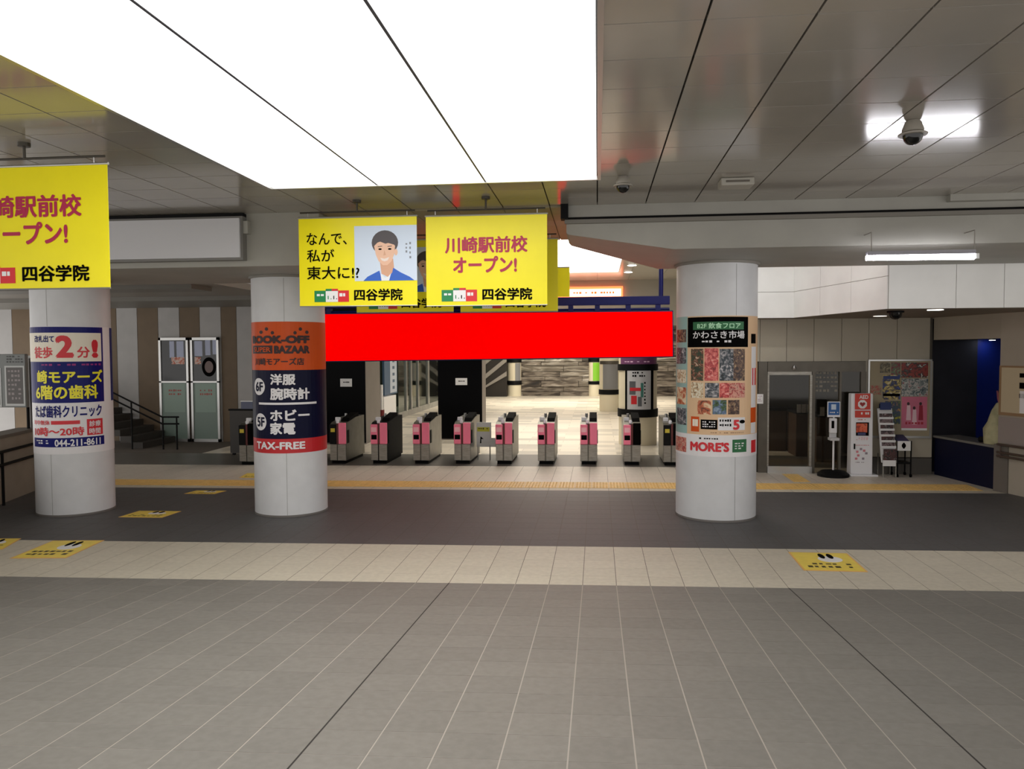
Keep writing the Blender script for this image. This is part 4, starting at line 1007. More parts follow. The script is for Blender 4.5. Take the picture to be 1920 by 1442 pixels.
# soffit fittings
for (u, v, lab, s) in ((1755, 580, 'lit round downlight in the soffit before the blue alcove', 6), (1650, 592, 'dim round downlight in the soffit above the glass door', 1.0)):
    x_, y_ = fl(u, v, ZS)
    y_ = max(y_, 12.3)
    t = thing('downlight', lab, 'downlight', (x_, y_, ZS))
    b_ = MB(); b_.lathe(x_, y_, [(0.11, ZS - 0.012), (0.11, ZS - 0.001)], 20); b_.build('lens', emit('downlight_glow_%d' % s, (255, 246, 232), s), t)
    b_ = MB(); b_.lathe(x_, y_, [(0.135, ZS - 0.006), (0.135, ZS - 0.0005)], 20); b_.build('ring', M_alu, t)
def dome(u, v, zc, sc, label, dark=False):
    x_, y_ = fl(u, v, zc)
    t = thing('dome_camera', label, 'camera', (x_, y_, zc))
    if not dark:
        b_ = MB(); b_.lathe(x_, y_, [(0.11 * sc, zc - 0.16 * sc), (0.115 * sc, zc - 0.10 * sc), (0.085 * sc, zc - 0.02 * sc), (0.07 * sc, zc - 0.001)], 28); b_.build('housing', mat('cam_grey', (150, 144, 134), 0.5), t, smooth=True)
        b_ = MB(); b_.lathe(x_, y_, [(0.15 * sc, zc - 0.165 * sc), (0.155 * sc, zc - 0.15 * sc), (0.12 * sc, zc - 0.13 * sc)], 28); b_.build('brim', mat('cam_grey', (150, 144, 134)), t, smooth=True)
        zc -= 0.165 * sc
    else:
        b_ = MB(); b_.lathe(x_, y_, [(0.13 * sc, zc - 0.03), (0.13 * sc, zc - 0.001)], 28); b_.build('housing', M_blackm, t, smooth=True); zc -= 0.03
    prof = [(0.002, zc - 0.11 * sc)] + [(0.105 * sc * math.sin(a), zc - 0.11 * sc * math.cos(a)) for a in [math.radians(q) for q in (15, 30, 45, 60, 75, 90)]]
    b_ = MB(); b_.lathe(x_, y_, prof, 28); b_.build('dome', mat('cam_black', (6, 6, 7), 0.12), t, smooth=True)
    return t
dome(1712, 226, ZC, 0.70, 'grey and black dome camera on the ceiling inside the bright reflection')
dome(1168, 330, ZC, 0.64, 'small grey and black dome camera on the ceiling beside the luminous panel')
dome(1679, 583, ZS, 0.95, 'black dome camera under the soffit of the right recess', True)
# small grey unit on the ceiling
x_, y_ = fl(1382, 334, ZC)
t = thing('ceiling_unit', 'small pale box unit on the ceiling before the right beam', 'unit', (x_, y_, ZC))
b_ = MB(); b_.box(x_ - 0.17, y_ - 0.05, ZC - 0.08, x_ + 0.17, y_ + 0.2, ZC - 0.001); b_.build('casing', mat('unit_grey', (168, 164, 154), 0.5), t, bevel=0.012)
b_ = MB(); b_.box(x_ - 0.12, y_ - 0.056, ZC - 0.05, x_ + 0.12, y_ - 0.05, ZC - 0.03); b_.build('vent', M_dsteel, t)
# fluorescent lamp in front of the right beam
YT = 9.42
xa, z_ = at(1624, 484, YT); xb_, z2 = at(1826, 482, YT)
t = thing('fluorescent_lamp', 'lit fluorescent tube lamp hung before the right beam', 'lamp', ((xa + xb_) / 2, YT, z_))
b_ = MB(); b_.tube([(xa, YT, z_), (xb_, YT, z2)], 0.028, 14); b_.build('tube', emit('tube_glow', (250, 248, 255), 26), t)
b_ = MB(); b_.box(xa + 0.01, YT - 0.03, z_ + 0.03, xb_ + 0.01, YT + 0.05, z_ + 0.075); b_.build('batten', mat('batten_grey', (150, 148, 156), 0.4), t)
for xx in (xa + 0.06, xb_ + 0.01):
    b_ = MB(); b_.tube([(xx, YT + 0.01, z_ + 0.06), (xx, YT + 0.01, z_ + 0.30), (xx, YF - 0.001, z_ + 0.30)], 0.007, 8); b_.build('hanger_rod', mat('arm_grey', (150, 146, 138), 0.5), t)
b_ = MB(); b_.lathe(xb_ + 0.03, YT, [(0.03, z2 - 0.02), (0.03, z2 + 0.04)], 12); b_.build('end_cap', M_alu, t)

xl0, xl1, yl, zl = 0.9, 2.2, 13.4, 4.75  # unseen lamp, added to brighten the white bulkhead
t = thing('fluorescent_lamp', 'added fluorescent lamp, unseen behind the right beam, brightening the white bulkhead', 'lamp', ((xl0 + xl1) / 2, yl, zl))
b_ = MB(); b_.tube([(xl0, yl, zl), (xl1, yl, zl)], 0.028, 12); b_.build('tube', emit('added_tube_glow', (250, 250, 250), 80), t)
b_ = MB(); b_.box(xl0 - 0.03, yl - 0.04, zl + 0.03, xl1 + 0.03, yl + 0.04, zl + 0.08); b_.build('batten', mat('batten_grey', (150, 148, 156)), t)  # batten of the added lamp
for xx in (xl0 + 0.1, xl1 - 0.1):
    b_ = MB(); b_.tube([(xx, yl, zl + 0.07), (xx, yl, 5.199)], 0.008, 6); b_.build('hanger_rod', M_alu, t)

# steel and glass side door
t = thing('glass_side_door', 'dark steel framed glass door and side light in the right recess', 'door', ((xd0 + xd1) / 2, YQ, 0))
def fbox(u0, v0, u1, v1, y0=YQ - 0.04, y1=YQ + 0.06, name='frame', m=M_dsteel, p=None, bv=0.0):
    r = prect(YQ, u0, v0, u1, v1); z0 = max(r[1], 0.0) if v1 < 884 else 0.0
    b_ = MB(); b_.box(r[0], y0, z0, r[2], y1, r[3]); return b_.build(name, m, p or t, bevel=bv)
fbox(1421, 678, 1438, 892); fbox(1438, 678, 1622, 697); fbox(1521, 697, 1527, 892); fbox(1572, 697, 1576, 892); fbox(1612, 697, 1622, 892)
fbox(1438, 697, 1521, 703, name='door_rail', m=M_steel); fbox(1438, 874, 1521, 884, name='kick_rail', m=M_alu, y0=YQ - 0.05)
fbox(1438, 703, 1441, 874, name='door_stile', m=M_steel); fbox(1517, 703, 1521, 874, name='door_stile', m=M_steel)
M_dg = glass('door_glass', (214, 210, 202), 0.025)
fbox(1441, 703, 1517, 874, YQ, YQ + 0.01, 'pane', M_dg); fbox(1527, 697, 1572, 885, YQ, YQ + 0.01, 'pane', M_dg); fbox(1576, 697, 1612, 885, YQ, YQ + 0.01, 'pane', M_dg)
b_ = MB(); p = at(1488, 690, YQ); b_.lathe(p[0], YQ - 0.07, [(0.03, p[1] - 0.03), (0.04, p[1]), (0.015, p[1] + 0.05)], 14); b_.build('door_sensor', M_alu, t, smooth=True)
# lattice sticker on the side light
mp = plane_map(YQ); r = prect(YQ, 1529, 697, 1571, 738)
dashes(r, mp, 0.004, mat('sticker_grey', (130, 124, 112), 0.5), t, 5, 6, name='window_sticker', seed=21)
# room behind the door
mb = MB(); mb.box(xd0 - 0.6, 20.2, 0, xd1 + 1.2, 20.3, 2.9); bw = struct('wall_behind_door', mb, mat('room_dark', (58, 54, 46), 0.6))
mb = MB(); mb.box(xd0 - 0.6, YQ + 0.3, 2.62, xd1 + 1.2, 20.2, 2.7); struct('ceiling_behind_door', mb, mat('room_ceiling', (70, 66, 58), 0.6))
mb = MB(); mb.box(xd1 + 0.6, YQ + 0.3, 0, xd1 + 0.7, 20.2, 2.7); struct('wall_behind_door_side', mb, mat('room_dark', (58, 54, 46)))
M_wood = mat('dark_wood_gate', (92, 72, 58), 0.5, noise=0.1, scale=3)
for k, (u0, u1, vb) in enumerate(((1440, 1474, 838), (1476, 1491, 846), (1492, 1519, 856), (1530, 1570, 866))):
    y = fl(u0, vb)[1]; y = min(max(y, YQ + 0.6), 18.9); xa, xb_ = at(u0, vb, y)[0], at(u1, vb, y)[0]
    g_ = thing('inner_gate', 'dark wooden fronted gate seen through the side door glass, number %s from the left' % ('one', 'two', 'three', 'four')[k], 'ticket gate', ((xa + xb_) / 2, y, 0), 'gates behind the side door')
    zt_ = 1.02
    b_ = MB(); b_.box(xa, y, 0, xb_, y + 0.7, zt_ - 0.06); b_.build('body', M_wood, g_, bevel=0.01)
    b_ = MB(); b_.box(xa - 0.01, y - 0.02, zt_ - 0.06, xb_ + 0.01, y + 0.72, zt_); b_.build('top', M_blackm, g_, bevel=0.008)
    n_ = {0: 1, 1: 1, 2: 3, 3: 2}[k]
    for q in range(n_):
        xx = xa + (xb_ - xa) * (q + 0.5) / n_; b_ = MB(); b_.box(xx - 0.045, y - 0.03, zt_ - 0.03, xx + 0.045, y - 0.02, zt_ + 0.16)
        if k >= 2: b_.build('paper_card', M_paper, g_)
x_, z_ = at(1445, 770, 17.6)
# white paper on the steel frame
r = prect(YQ - 0.04, 1419, 739, 1431, 757)
t = thing('paper_notice', 'small white paper on the steel door frame beside the peach advert column', 'notice', ((r[0] + r[2]) / 2, YQ - 0.04, r[1]))
mp = plane_map(YQ - 0.04); sheet('paper', r, mp, 0.004, M_paper, t, th=0.003)
dashes((r[0] + 0.02, r[1] + 0.03, r[2] - 0.02, r[3] - 0.03), mp, 0.006, mat('faint_ink', (190, 170, 186), 0.5), t, 4, 3)

# sanitiser stand
Ys = 15.2; xs_ = at(1562, 890, Ys)[0]
t = thing('sanitiser_stand', 'white sanitiser dispenser stand with a blue sign on a black base', 'stand', (xs_, Ys, 0))
b_ = MB(); b_.lathe(xs_, Ys, [(0.285, 0.0), (0.285, 0.05), (0.22, 0.10), (0.05, 0.12)], 28); b_.build('base', M_blackm, t, smooth=True)
zd0 = at(1562, 826, Ys)[1]
b_ = MB(); b_.tube([(xs_, Ys, 0.11), (xs_, Ys, zd0)], 0.018, 10); b_.build('pole', M_sens, t, smooth=True)
r = prect(Ys, 1555, 784, 1568, 812); b_ = MB(); b_.box(r[0], Ys - 0.06, r[1], r[2], Ys + 0.04, r[3]); d = b_.build('dispenser', M_sens, t, bevel=0.015)
r2 = prect(Ys - 0.06, 1559, 789, 1564, 803); b_ = MB(); b_.box(r2[0], Ys - 0.068, r2[1], r2[2], Ys - 0.058, r2[3]); b_.build('window', M_ink, d)
r = prect(Ys, 1553, 812, 1570, 825); b_ = MB(); b_.box(r[0], Ys - 0.14, r[1], r[2], Ys + 0.04, r[1] + 0.05); b_.box(r[0] + 0.02, Ys - 0.02, r[1] + 0.05, r[2] - 0.02, Ys + 0.03, r[3]); b_.build('drip_tray', mat('tray_grey', (200, 200, 202), 0.4), t, bevel=0.006)
r = prect(Ys, 1551, 753, 1575, 782); b_ = MB(); b_.box(r[0], Ys - 0.02, r[1], r[2], Ys, r[3]); s_ = b_.build('sign_plate', M_sens, t, bevel=0.006)
mp = plane_map(Ys - 0.02); sheet('blue_print', prect(Ys, 1552.5, 754.5, 1573.5, 778), mp, 0.003, mat('sign_blue', (32, 92, 160), 0.45), s_)
sheet('white_square', prect(Ys, 1558, 758, 1567, 768), mp, 0.005, mat('square_pale', (205, 220, 236), 0.5), s_); dashes(prect(Ys, 1555, 772, 1572, 776), mp, 0.005, M_paper, s_, 1, 5)
b_ = MB(); b_.tube([(xs_, Ys, zd0), (xs_, Ys, r[3] - 0.05)], 0.014, 8); b_.build('mast', M_sens, t)

# AED stand
Ya = fl(1617, 893)[1]
r = prect(Ya, 1596, 738, 1637, 896)
xa, xb_ = r[0], r[2]
t = thing('aed_stand', 'tall white and red defibrillator cabinet stand with a heart symbol', 'cabinet', ((xa + xb_) / 2, Ya, 0))
zt = r[3]
b_ = MB(); b_.side([(Ya, 0.035), (Ya + 0.02, zt), (Ya + 0.20, zt), (Ya + 0.25, 0.035)], xa, xb_); b_.build('body', M_sens, t, bevel=0.015)
b_ = MB(); b_.box(xa - 0.02, Ya - 0.05, 0, xb_ + 0.09, Ya + 0.27, 0.035); b_.build('foot_plate', M_sens, t, bevel=0.008)
mp = plane_map(Ya)
def fa(u0, v0, u1, v1): return prect(Ya, u0, v0, u1, v1)
M_aed = mat('aed_red', (206, 54, 36), 0.42)
sheet('red_panel', fa(1603, 738, 1632, 768), mp, 0.003, M_aed, t); text('AED', fa(1611, 741, 1628, 748), mp, 0.006, M_paper, t, 0.03)
rr = fa(1608, 749, 1626, 767); cxx, czz = (rr[0] + rr[2]) / 2, (rr[1] + rr[3]) / 2; ra = (rr[2] - rr[0]) / 2
shape('white_octagon', ell(cxx, czz, ra, ra, 8, 22.5, 382.5), mp, 0.006, M_paper, t)
hp = []
for q in range(28):
    a = 2 * math.pi * q / 28; hp.append((cxx + ra * 0.036 * 16 * math.sin(a) ** 3, czz + ra * 0.036 * (13 * math.cos(a) - 5 * math.cos(2 * a) - 2 * math.cos(3 * a) - math.cos(4 * a))))
shape('heart', hp, mp, 0.009, mat('heart_red', (150, 20, 26), 0.45), t)
sheet('red_label', fa(1603, 770, 1632, 783), mp, 0.003, M_aed, t); dashes(fa(1606, 773, 1630, 780), mp, 0.006, M_paper, t, 1, 6, seed=31)
dashes(fa(1608, 786, 1627, 789), mp, 0.003, M_aed, t, 1, 6)
wn = sheet('window', fa(1605, 792, 1629, 817), mp, 0.003, M_ink, t); sheet('device', fa(1605.5, 794, 1626, 811), mp, 0.006, voro('aed_orange', [(150, 40, 20), (214, 84, 46), (226, 110, 70), (120, 40, 30)], 9), wn); sheet('device_label', fa(1608, 810, 1623, 816), mp, 0.006, mat('dev_blue', (60, 66, 110), 0.5), wn)
dashes(fa(1605, 820, 1628, 826), mp, 0.003, mat('aed_pink', (226, 170, 172), 0.5), t, 3, 5, seed=32)
b_ = MB(); q = fa(1601, 832, 1603, 842); b_.box(q[0], Ya - 0.02, q[1], q[2], Ya + 0.01, q[3]); b_.build('handle', M_ink, t)
dashes(fa(1604, 834, 1630, 837), mp, 0.003, mat('aed_pink2', (216, 130, 140), 0.5), t, 1, 8, seed=33)
for q, (u, v) in enumerate(((1607, 847), (1614, 842), (1620, 845), (1624, 850), (1609, 854), (1618, 860), (1605, 860))): sheet('picture', fa(u - 2, v - 2, u + 2.5, v + 2), mp, 0.003, mat(('aed_pink2', 'pic_grey')[q % 2], (150, 140, 150), 0.5), t)
dashes(fa(1604, 866, 1626, 869), mp, 0.003, mat('pic_grey', (150, 140, 150)), t, 1, 8, seed=34)

# leaflet rack
Yl = 15.1
r = prect(Yl, 1655, 768, 1683, 868); xa, xb_ = r[0], r[2]
t = thing('leaflet_rack', 'narrow leaflet rack with tiers of dark leaflets on metal legs', 'rack', ((xa + xb_) / 2, Yl, 0))
z0, z1 = r[1], r[3]
b_ = MB(); b_.side([(Yl + 0.02, z0), (Yl + 0.30, z1), (Yl + 0.33, z1), (Yl + 0.06, z0)], xa, xb_); b_.build('back_panel', M_paper, t)
lfm = [voro('leaflet_a', [(20, 14, 16), (60, 40, 44), (130, 110, 112), (24, 18, 18)], 14), voro('leaflet_b', [(30, 22, 22), (90, 50, 50), (20, 16, 18), (150, 130, 130)], 16)]
for k in range(6):
    f = k / 6; zz0 = z0 + 0.30 + (z1 - z0 - 0.36) * f; yy = Yl + 0.02 + 0.28 * (zz0 - z0) / (z1 - z0)
    b_ = MB(); b_.box(xa + 0.02, yy - 0.03, zz0, xb_ - 0.02, yy - 0.01, zz0 + 0.075); b_.build('leaflet_stack', lfm[k % 2], t)
    b_ = MB(); b_.box(xa, yy - 0.045, zz0 - 0.03, xb_, yy - 0.03, zz0 + 0.008); b_.build('tier_lip', M_paper, t)
b_ = MB(); b_.box(xa + 0.02, Yl - 0.01, z0 + 0.05, xb_ - 0.01, Yl + 0.005, z0 + 0.26); b_.build('front_poster', lfm[1], t)
b_ = MB(); b_.box(xa + 0.01, Yl - 0.015, z0 - 0.06, xb_ - 0.03, Yl + 0.005, z0 + 0.05); b_.build('white_card', M_paper, t)
for (xx, yy) in ((xa + 0.02, Yl), (xb_ - 0.02, Yl), (xa + 0.02, Yl + 0.3), (xb_ - 0.02, Yl + 0.3)):
    b_ = MB(); b_.tube([(xx, yy, 0), (xx, yy + (0.02 if yy < Yl + 0.1 else -0.02), z0 + 0.15)], 0.012, 6); b_.build('leg', M_steel, t)
b_ = MB(); b_.box(xa + 0.02, Yl + 0.2, z1 - 0.02, xb_ - 0.05, Yl + 0.22, z1 + 0.12); b_.build('header_card', mat('card_blue', (24, 44, 96), 0.5), t)
# small sign trolley
Yt = 15.15; r = prect(Yt, 1684, 827, 1707, 845); xa, xb_ = r[0], r[2]
t = thing('sign_trolley', 'black wheeled sign trolley with a white card beside the leaflet rack', 'trolley', ((xa + xb_) / 2, Yt, 0))
for (xx, yy) in ((xa, Yt + 0.02), (xb_ + 0.02, Yt + 0.02), (xa, Yt + 0.3), (xb_ + 0.02, Yt + 0.3)):
    b_ = MB(); b_.tube([(xx, yy, 0.05), (xx, yy, r[3])], 0.015, 6); b_.build('leg', M_blackm, t)
    b_ = MB(); b_.tube([(xx - 0.015, yy, 0.03), (xx + 0.015, yy, 0.03)], 0.03, 12); b_.build('wheel', M_ink, t)
b_ = MB(); b_.box(xa, Yt + 0.01, 0.25, xb_ + 0.02, Yt + 0.3, 0.28); b_.build('shelf', M_blackm, t)
b_ = MB(); b_.box(xa - 0.01, Yt - 0.015, r[1], xb_, Yt + 0.005, r[3]); k_ = b_.build('white_card', M_paper, t)
mp = plane_map(Yt - 0.015); q = prect(Yt, 1690, 830, 1698, 841); shape('black_mark', ell((q[0] + q[2]) / 2, (q[1] + q[3]) / 2, (q[2] - q[0]) / 2, (q[3] - q[1]) / 2.4, 12), mp, 0.003, M_ink, k_); shape('black_mark', [((q[0] + q[2]) / 2 - 0.015, q[1]), ((q[0] + q[2]) / 2 + 0.015, q[1]), ((q[0] + q[2]) / 2 + 0.015, q[3]), ((q[0] + q[2]) / 2 - 0.015, q[3])], mp, 0.004, M_ink, k_)
b_ = MB(); b_.side([(Yt, r[3]), (Yt + 0.3, r[3] + 0.09), (Yt + 0.3, r[3] + 0.05), (Yt, r[3] - 0.02)], xa - 0.01, xb_ - 0.02); b_.build('leaflet_tray', mat('tray_blue', (54, 58, 96), 0.5), t)

# poster board
r = prect(YQ, 1629, 677, 1742, 817)
t = thing('notice_board', 'wall notice board full of posters beside the blue alcove', 'notice board', ((r[0] + r[2]) / 2, YQ, r[1]))
b_ = MB(); b_.box(r[0], YQ - 0.03, r[1], r[2], YQ, r[3]); b_.build('backing', mat('board_cream', (158, 146, 120), 0.6), t)
b_ = MB()
for a in ((r[0] - 0.03, r[1] - 0.04, r[0], r[3] + 0.03), (r[2], r[1] - 0.04, r[2] + 0.03, r[3] + 0.03), (r[0], r[3], r[2], r[3] + 0.03), (r[0], r[1] - 0.04, r[2], r[1])): b_.box(a[0], YQ - 0.045, a[1], a[2], YQ, a[3])
b_.build('frame', M_alu, t)
mp = plane_map(YQ - 0.03)
def poster(px, m, label, cat='poster'):
    rr = prect(YQ - 0.03, *px)
    o = thing('poster', label, cat, ((rr[0] + rr[2]) / 2, YQ - 0.03, rr[1]), 'posters on the notice board')
    sheet('print', rr, mp, 0.004, m, o, th=0.003); return o
poster((1650, 680, 1669, 699), voro('po_a', [(170, 160, 130), (120, 110, 80), (60, 56, 40), (190, 182, 160)], 14), 'small pale olive poster at the top of the notice board')
poster((1671, 680, 1688, 703), voro('po_b', [(150, 150, 120), (90, 110, 80), (130, 40, 60), (60, 60, 50)], 14), 'small green and red poster at the top middle of the notice board')
o = poster((1690, 680, 1740, 708), voro('po_c', [(110, 40, 34), (150, 56, 46), (40, 34, 32), (200, 196, 186)], 12), 'dark red wide poster at the top right of the notice board')
o = poster((1655, 703, 1688, 749), voro('po_d', [(226, 222, 214), (190, 170, 90), (40, 40, 70), (60, 80, 150)], 10, stretch=(1, 1, 1.2)), 'white, blue and ochre poster left of the red posters')
sheet('blue_heading', prect(YQ - 0.034, 1656, 705, 1687, 711), mp, 0.007, mat('po_blue', (40, 60, 120), 0.5), o); sheet('dark_foot', prect(YQ - 0.034, 1656, 738, 1687, 743), mp, 0.007, M_ink, o)
o = poster((1690, 710, 1740, 743), voro('po_e', [(40, 60, 70), (110, 120, 120), (190, 190, 184), (130, 40, 60)], 16), 'teal and grey poster of many small portraits above the pink poster')
o = poster((1632, 723, 1652, 740), voro('po_f', [(40, 24, 20), (150, 140, 110), (170, 60, 50), (120, 110, 90)], 24), 'small dark red starry sticker poster at the left of the notice board')
o = poster((1659, 752, 1688, 795), voro('po_g', [(190, 184, 40), (60, 76, 60), (40, 60, 90), (190, 140, 60)], 10), 'yellow and dark green poster behind the leaflet rack')
o = poster((1648, 757, 1668, 775), mat('po_navy', (20, 40, 84), 0.5), 'small navy poster above the leaflet rack')
o = poster((1690, 744, 1738, 807), mat('po_pink', (206, 110, 136), 0.45, noise=0.06, scale=3), 'large pink poster with three printed figures on the notice board')
for q, (u, v, s, m) in enumerate(((1703, 758, 1.0, 'w'), (1714, 766, 1.0, 'w'), (1726, 758, 1.0, 'r'))):
    hd = mat('po_hair', (50, 24, 30), 0.5); bd = mat('po_w', (232, 196, 204), 0.5) if m == 'w' else mat('po_r', (150, 24, 48), 0.5)
    q_ = prect(YQ - 0.034, u - 2.6, v - 4, u + 2.6, v + 2); shape('figure_head', ell((q_[0] + q_[2]) / 2, (q_[1] + q_[3]) / 2, (q_[2] - q_[0]) / 2, (q_[3] - q_[1]) / 2, 14), mp, 0.008, hd, o)
    q_ = prect(YQ - 0.034, u - 4, v + 2, u + 5, v + 30); shape('figure_dress', [(q_[0], q_[1]), (q_[2], q_[1]), ((q_[0] + q_[2]) / 2 + 0.03, q_[3]), ((q_[0] + q_[2]) / 2 - 0.03, q_[3])], mp, 0.007, bd, o)
dashes(prect(YQ - 0.034, 1697, 791, 1732, 799), mp, 0.009, mat('po_letter', (176, 36, 56), 0.5), o, 1, 6, seed=41); sheet('white_foot', prect(YQ - 0.034, 1690, 803, 1738, 807), mp, 0.007, M_paper, o)

# ---- right side wall and alcove
B = Vector(fl(1870, 921) + (0,)); Cc = Vector(fl(1920, 932) + (0,)); A = Vector((XRc, YQ, 0))
dw = (Cc - B).normalized(); nw = Vector((-dw.y, dw.x, 0))
if nw.x < 0: nw = -nw
D = B + dw * 4.0
M_rw = mat('right_wall', (170, 162, 146), 0.5, noise=0.04, scale=2)
zo = at(1800, 636, 14.6)[1]
dal = (B - A).normalized(); nal = Vector((-dal.y, dal.x, 0))
if nal.x < 0: nal = -nal
mb = MB(); mb.plan([(B.x, B.y), (D.x, D.y), (D.x + nw.x * 0.3, D.y + nw.y * 0.3), (B.x + nw.x * 0.3, B.y + nw.y * 0.3)], 0, ZS)
rwall = struct('wall_right', mb, M_rw)
mb = MB(); mb.plan([(A.x, A.y), (B.x, B.y), (B.x + nal.x * 0.3, B.y + nal.y * 0.3), (A.x + nal.x * 0.3, A.y + nal.y * 0.3)], zo, ZS); mb.build('lintel', M_rw, rwall)
e0 = B - dw * 0.02
b_ = MB(); b_.plan([(B.x - 0.06, B.y + 0.02), (B.x + dw.x * 0.22 - nw.x * 0.02, B.y + dw.y * 0.22 - nw.y * 0.02), (B.x + dw.x * 0.22, B.y + dw.y * 0.22), (B.x + 0.02, B.y + 0.1)], 0, zat(0, 0) * 0 + 0.80); b_.build('corner_guard', mat('guard_grey', (104, 98, 90), 0.5), rwall)
def rwz(u, v): return hit(u, v, B, nw).z
zh1, zh2 = rwz(1895, 783), rwz(1895, 833)
b_ = MB(); q0, q1 = B - nw * 0.012, D - nw * 0.012; b_.plan([(q0.x, q0.y), (q1.x, q1.y), (D.x, D.y), (B.x, B.y)], zh2, zh1); b_.build('dado_panel', mat('dado_pinkgrey', (150, 140, 134), 0.5), rwall)
t = thing('handrail', 'brown double handrail on the right wall below the wall board', 'handrail', (B.x, B.y, 0.5))
for v in (836, 851, 858):
    z = rwz(1900, v); q0, q1 = B - nw * 0.07 + dw * 0.05, D - nw * 0.07; b_ = MB(); b_.tube([(q0.x, q0.y, z), (q1.x, q1.y, z)], 0.02, 8); b_.build('rail', mat('rail_brown', (74, 60, 52), 0.4), t)
for s in (0.12, 1.5):
    q = B - nw * 0.07 + dw * s; b_ = MB(); b_.tube([(q.x, q.y, rwz(1900, 858) - 0.03), (q.x, q.y, rwz(1900, 836))], 0.014, 6); b_.build('bracket', mat('rail_brown', (74, 60, 52)), t)
# wall board at the right edge
omp = oblique_map((B.x, B.y), (dw.x, dw.y))
def rw_a(u): p = hit(u, 730, B, nw); return (Vector((p.x, p.y, 0)) - B).dot(dw)
za, zb3 = rwz(1900, 780), rwz(1900, 686)
t = thing('wall_board', 'cream notice board with black print on the wall at the right edge', 'notice board', (B.x, B.y, za))
a0 = rw_a(1875); sheet('frame', (a0, za, a0 + 1.9, zb3), omp, 0.02, mat('board_wood', (150, 120, 86), 0.5), t, th=0.019); sheet('panel', (a0 + 0.05, za + 0.05, a0 + 1.85, zb3 - 0.03), omp, 0.024, mat('board_beige', (196, 182, 150), 0.5), t)
dashes((rw_a(1913), zb3 - 0.6, rw_a(1913) + 0.5, zb3 - 0.1), omp, 0.027, M_ink, t, 3, 3, seed=50); sheet('paper', (rw_a(1915), za + 0.06, rw_a(1915) + 0.4, za + 0.42), omp, 0.027, M_paper, t)
# alcove: dark blue counter room
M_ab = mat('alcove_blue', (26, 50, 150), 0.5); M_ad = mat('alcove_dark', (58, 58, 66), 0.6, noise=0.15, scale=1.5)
far = nal * 1.7
Af = A + far; Bf = B + far
G0 = Vector((A.x + 0.02, A.y + 0.32, 0)); G1 = Vector((Af.x + 0.3, Af.y + 0.7, 0)); gd = G1 - G0; gn = Vector((gd.y, -gd.x, 0)).normalized()
gh = hit(1832, 700, G0, gn); Gm = G0 + gd * ((Vector((gh.x, gh.y, 0)) - G0).length / gd.length)
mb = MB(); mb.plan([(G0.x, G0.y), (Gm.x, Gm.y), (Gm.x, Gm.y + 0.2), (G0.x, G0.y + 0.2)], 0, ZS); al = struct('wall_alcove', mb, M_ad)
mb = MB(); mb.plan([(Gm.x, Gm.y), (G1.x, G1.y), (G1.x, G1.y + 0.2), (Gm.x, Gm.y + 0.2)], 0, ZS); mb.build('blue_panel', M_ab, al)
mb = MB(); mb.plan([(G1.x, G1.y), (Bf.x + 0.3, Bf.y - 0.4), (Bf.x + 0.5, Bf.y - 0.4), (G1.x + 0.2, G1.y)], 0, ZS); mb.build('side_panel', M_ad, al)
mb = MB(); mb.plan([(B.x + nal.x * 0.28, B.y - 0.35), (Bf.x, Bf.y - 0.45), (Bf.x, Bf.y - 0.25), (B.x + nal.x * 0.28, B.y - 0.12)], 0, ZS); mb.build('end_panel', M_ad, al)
yq0 = 0.35
p_ = lambda s, d: (A.x + (B.x - A.x) * s + nal.x * d, A.y + (B.y - A.y) * s + nal.y * d)
zc0 = at(1750, 817, YQ)[1]
mb = MB(); mb.plan([p_(0.0, 0.06), p_(0.99, 0.06), p_(0.99, 0.16), p_(0.0, 0.16)], 0, zc0 - 0.03); mb.build('counter_front', mat('counter_navy', (14, 17, 44), 0.5, spec=0.2), al)
mb = MB(); mb.plan([p_(0.0, 0.02), p_(0.99, 0.02), p_(0.99, 0.55), p_(0.0, 0.55)], zc0 - 0.03, zc0 + 0.01); mb.build('counter_top', mat('counter_grey', (120, 118, 112), 0.4), al)
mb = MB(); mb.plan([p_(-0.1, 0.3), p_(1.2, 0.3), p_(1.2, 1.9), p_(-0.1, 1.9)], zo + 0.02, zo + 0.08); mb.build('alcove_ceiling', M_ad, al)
# lamp in the alcove
gl = hit(1860, 660, G0 - Vector((0, 0.22, 0)), gn); q = (gl.x, gl.y)
t = thing('downlight', 'small downlight shining on the blue alcove wall', 'downlight', (q[0], q[1], zo))
b_ = MB(); b_.lathe(q[0], q[1], [(0.05, zo - 0.01), (0.05, zo + 0.015)], 16); b_.build('lens', emit('alcove_glow', (225, 232, 255), 16), t)
b_ = MB(); b_.lathe(q[0], q[1], [(0.065, zo - 0.004), (0.065, zo + 0.018)], 16); b_.build('ring', M_alu, t)
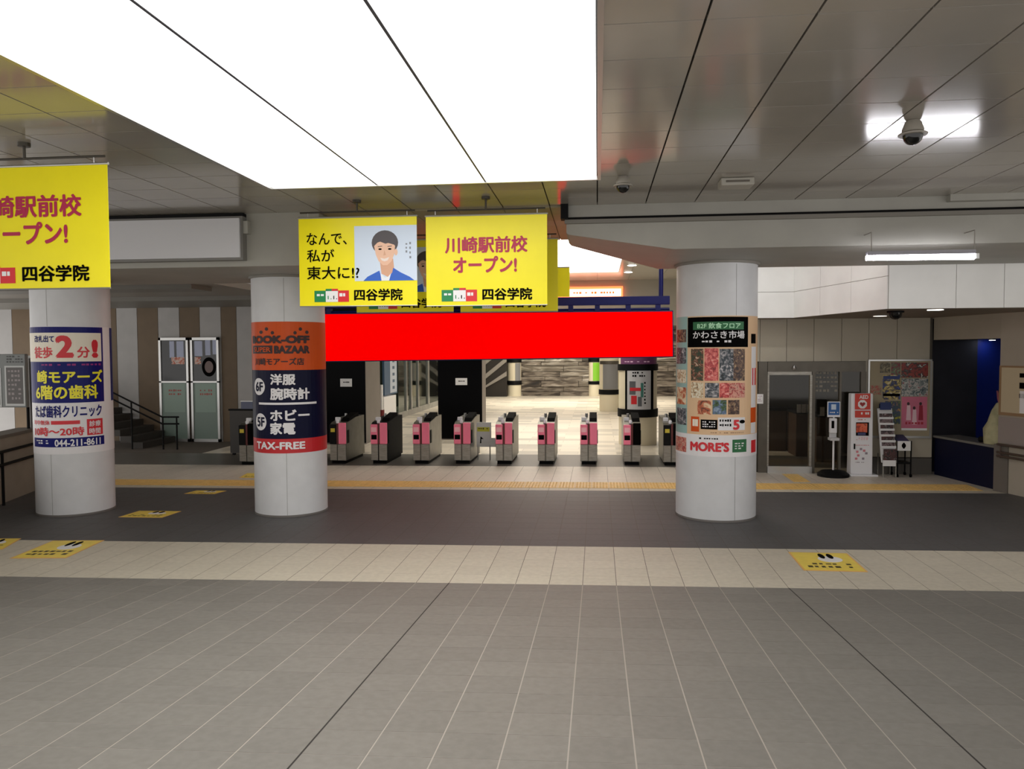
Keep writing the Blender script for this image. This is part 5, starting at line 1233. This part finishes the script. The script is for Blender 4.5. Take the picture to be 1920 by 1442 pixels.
# pale draped bundle on the counter
q = p_(0.80, 0.30)
t = thing('draped_bundle', 'pale olive cloth bundle with a reddish tip on the alcove counter', 'bundle', (q[0], q[1], zc0 + 0.01))
zc1 = zc0 + 0.01
b_ = MB(); b_.lathe(q[0], q[1], [(0.26, zc1 + 0.002), (0.27, zc1 + 0.12), (0.24, zc1 + 0.26), (0.19, zc1 + 0.42), (0.14, zc1 + 0.58), (0.07, zc1 + 0.70), (0.03, zc1 + 0.73)], 14)
rd = random.Random(3); b_.v = [(x + rd.uniform(-.02, .02), y + rd.uniform(-.02, .02), z) for x, y, z in b_.v]
b_.build('cloth', mat('cloth_olive', (176, 172, 136), 0.8, noise=0.15, scale=9), t, smooth=True)
b_ = MB(); b_.tube([(q[0], q[1], zc1 + 0.72), (q[0] - 0.02, q[1] + 0.02, zc1 + 0.80), (q[0] - 0.04, q[1] + 0.05, zc1 + 0.92)], [0.045, 0.035, 0.012], 8); b_.build('tip', mat('tip_red', (150, 80, 90), 0.6), t, smooth=True)
b_ = MB(); b_.tube([(q[0] - 0.16, q[1] + 0.12, zc1 + 0.06), (q[0] - 0.22, q[1] + 0.24, zc1 + 0.05)], 0.05, 8); b_.build('dark_fold', M_blackm, t, smooth=True)

# ================================================================== FLOOR STICKERS
M_st = mat('sticker_yellow', (242, 216, 92), 0.5, noise=0.05, scale=7); M_stb = mat('sticker_border', (236, 186, 104), 0.5)
def sticker(bl, br, tl, tr, label, simple=False):
    o = fl(*bl); ex = fl(*br); tr_ = fl(*tr); tl_ = fl(*tl)
    e1 = ((ex[0] - o[0] + tr_[0] - tl_[0]) / 2, (ex[1] - o[1] + tr_[1] - tl_[1]) / 2); e2 = ((tl_[0] - o[0] + tr_[0] - ex[0]) / 2, (tl_[1] - o[1] + tr_[1] - ex[1]) / 2)
    t = thing('floor_sticker', label, 'sticker', (o[0], o[1], 0), 'yellow floor stickers')
    mp = floor_map(o, e1, e2)
    sheet('border', (0, 0, 1, 1), mp, 0.0, M_stb, t, th=0.003); sheet('yellow_field', (0.03, 0.03, 0.97, 0.97), mp, 0.0012, M_st, t, th=0.001)
    shape('white_pictogram', ell(0.6, 0.62, 0.2, 0.17), mp, 0.0024, M_paper, t, th=0.001)
    for k in range(2): shape('black_footprint', ell(0.5 + 0.14 * k, 0.78, 0.05, 0.14), mp, 0.0036, M_ink, t, th=0.001)
    dashes((0.12, 0.1, 0.88, 0.4), mp, 0.0024, mat('sticker_ink', (70, 60, 24), 0.5), t, 2, 7, seed=int(bl[0]))
sticker((1507, 1070), (1629, 1072.5), (1479, 1035), (1588, 1038), 'yellow floor sticker on the beige band at the right')
sticker((18, 1047.5), (120, 1048.5), (96, 1015.5), (196, 1013.5), 'yellow floor sticker on the beige band at the left')
sticker((-80, 1031), (5, 1031), (-40, 1011), (40, 1010), 'yellow floor sticker cut by the left edge of the picture')
sticker((222, 970), (303, 972), (260, 959), (340, 959), 'yellow floor sticker on the shaded grey floor beside the clinic column')
sticker((345, 926), (402, 927), (368, 920.5), (425, 920.5), 'flat yellow floor sticker just below the tactile strip')
sticker((448, 896), (500, 897), (462, 888), (515, 888), 'yellow floor sticker above the tactile strip, half behind the orange advert column')
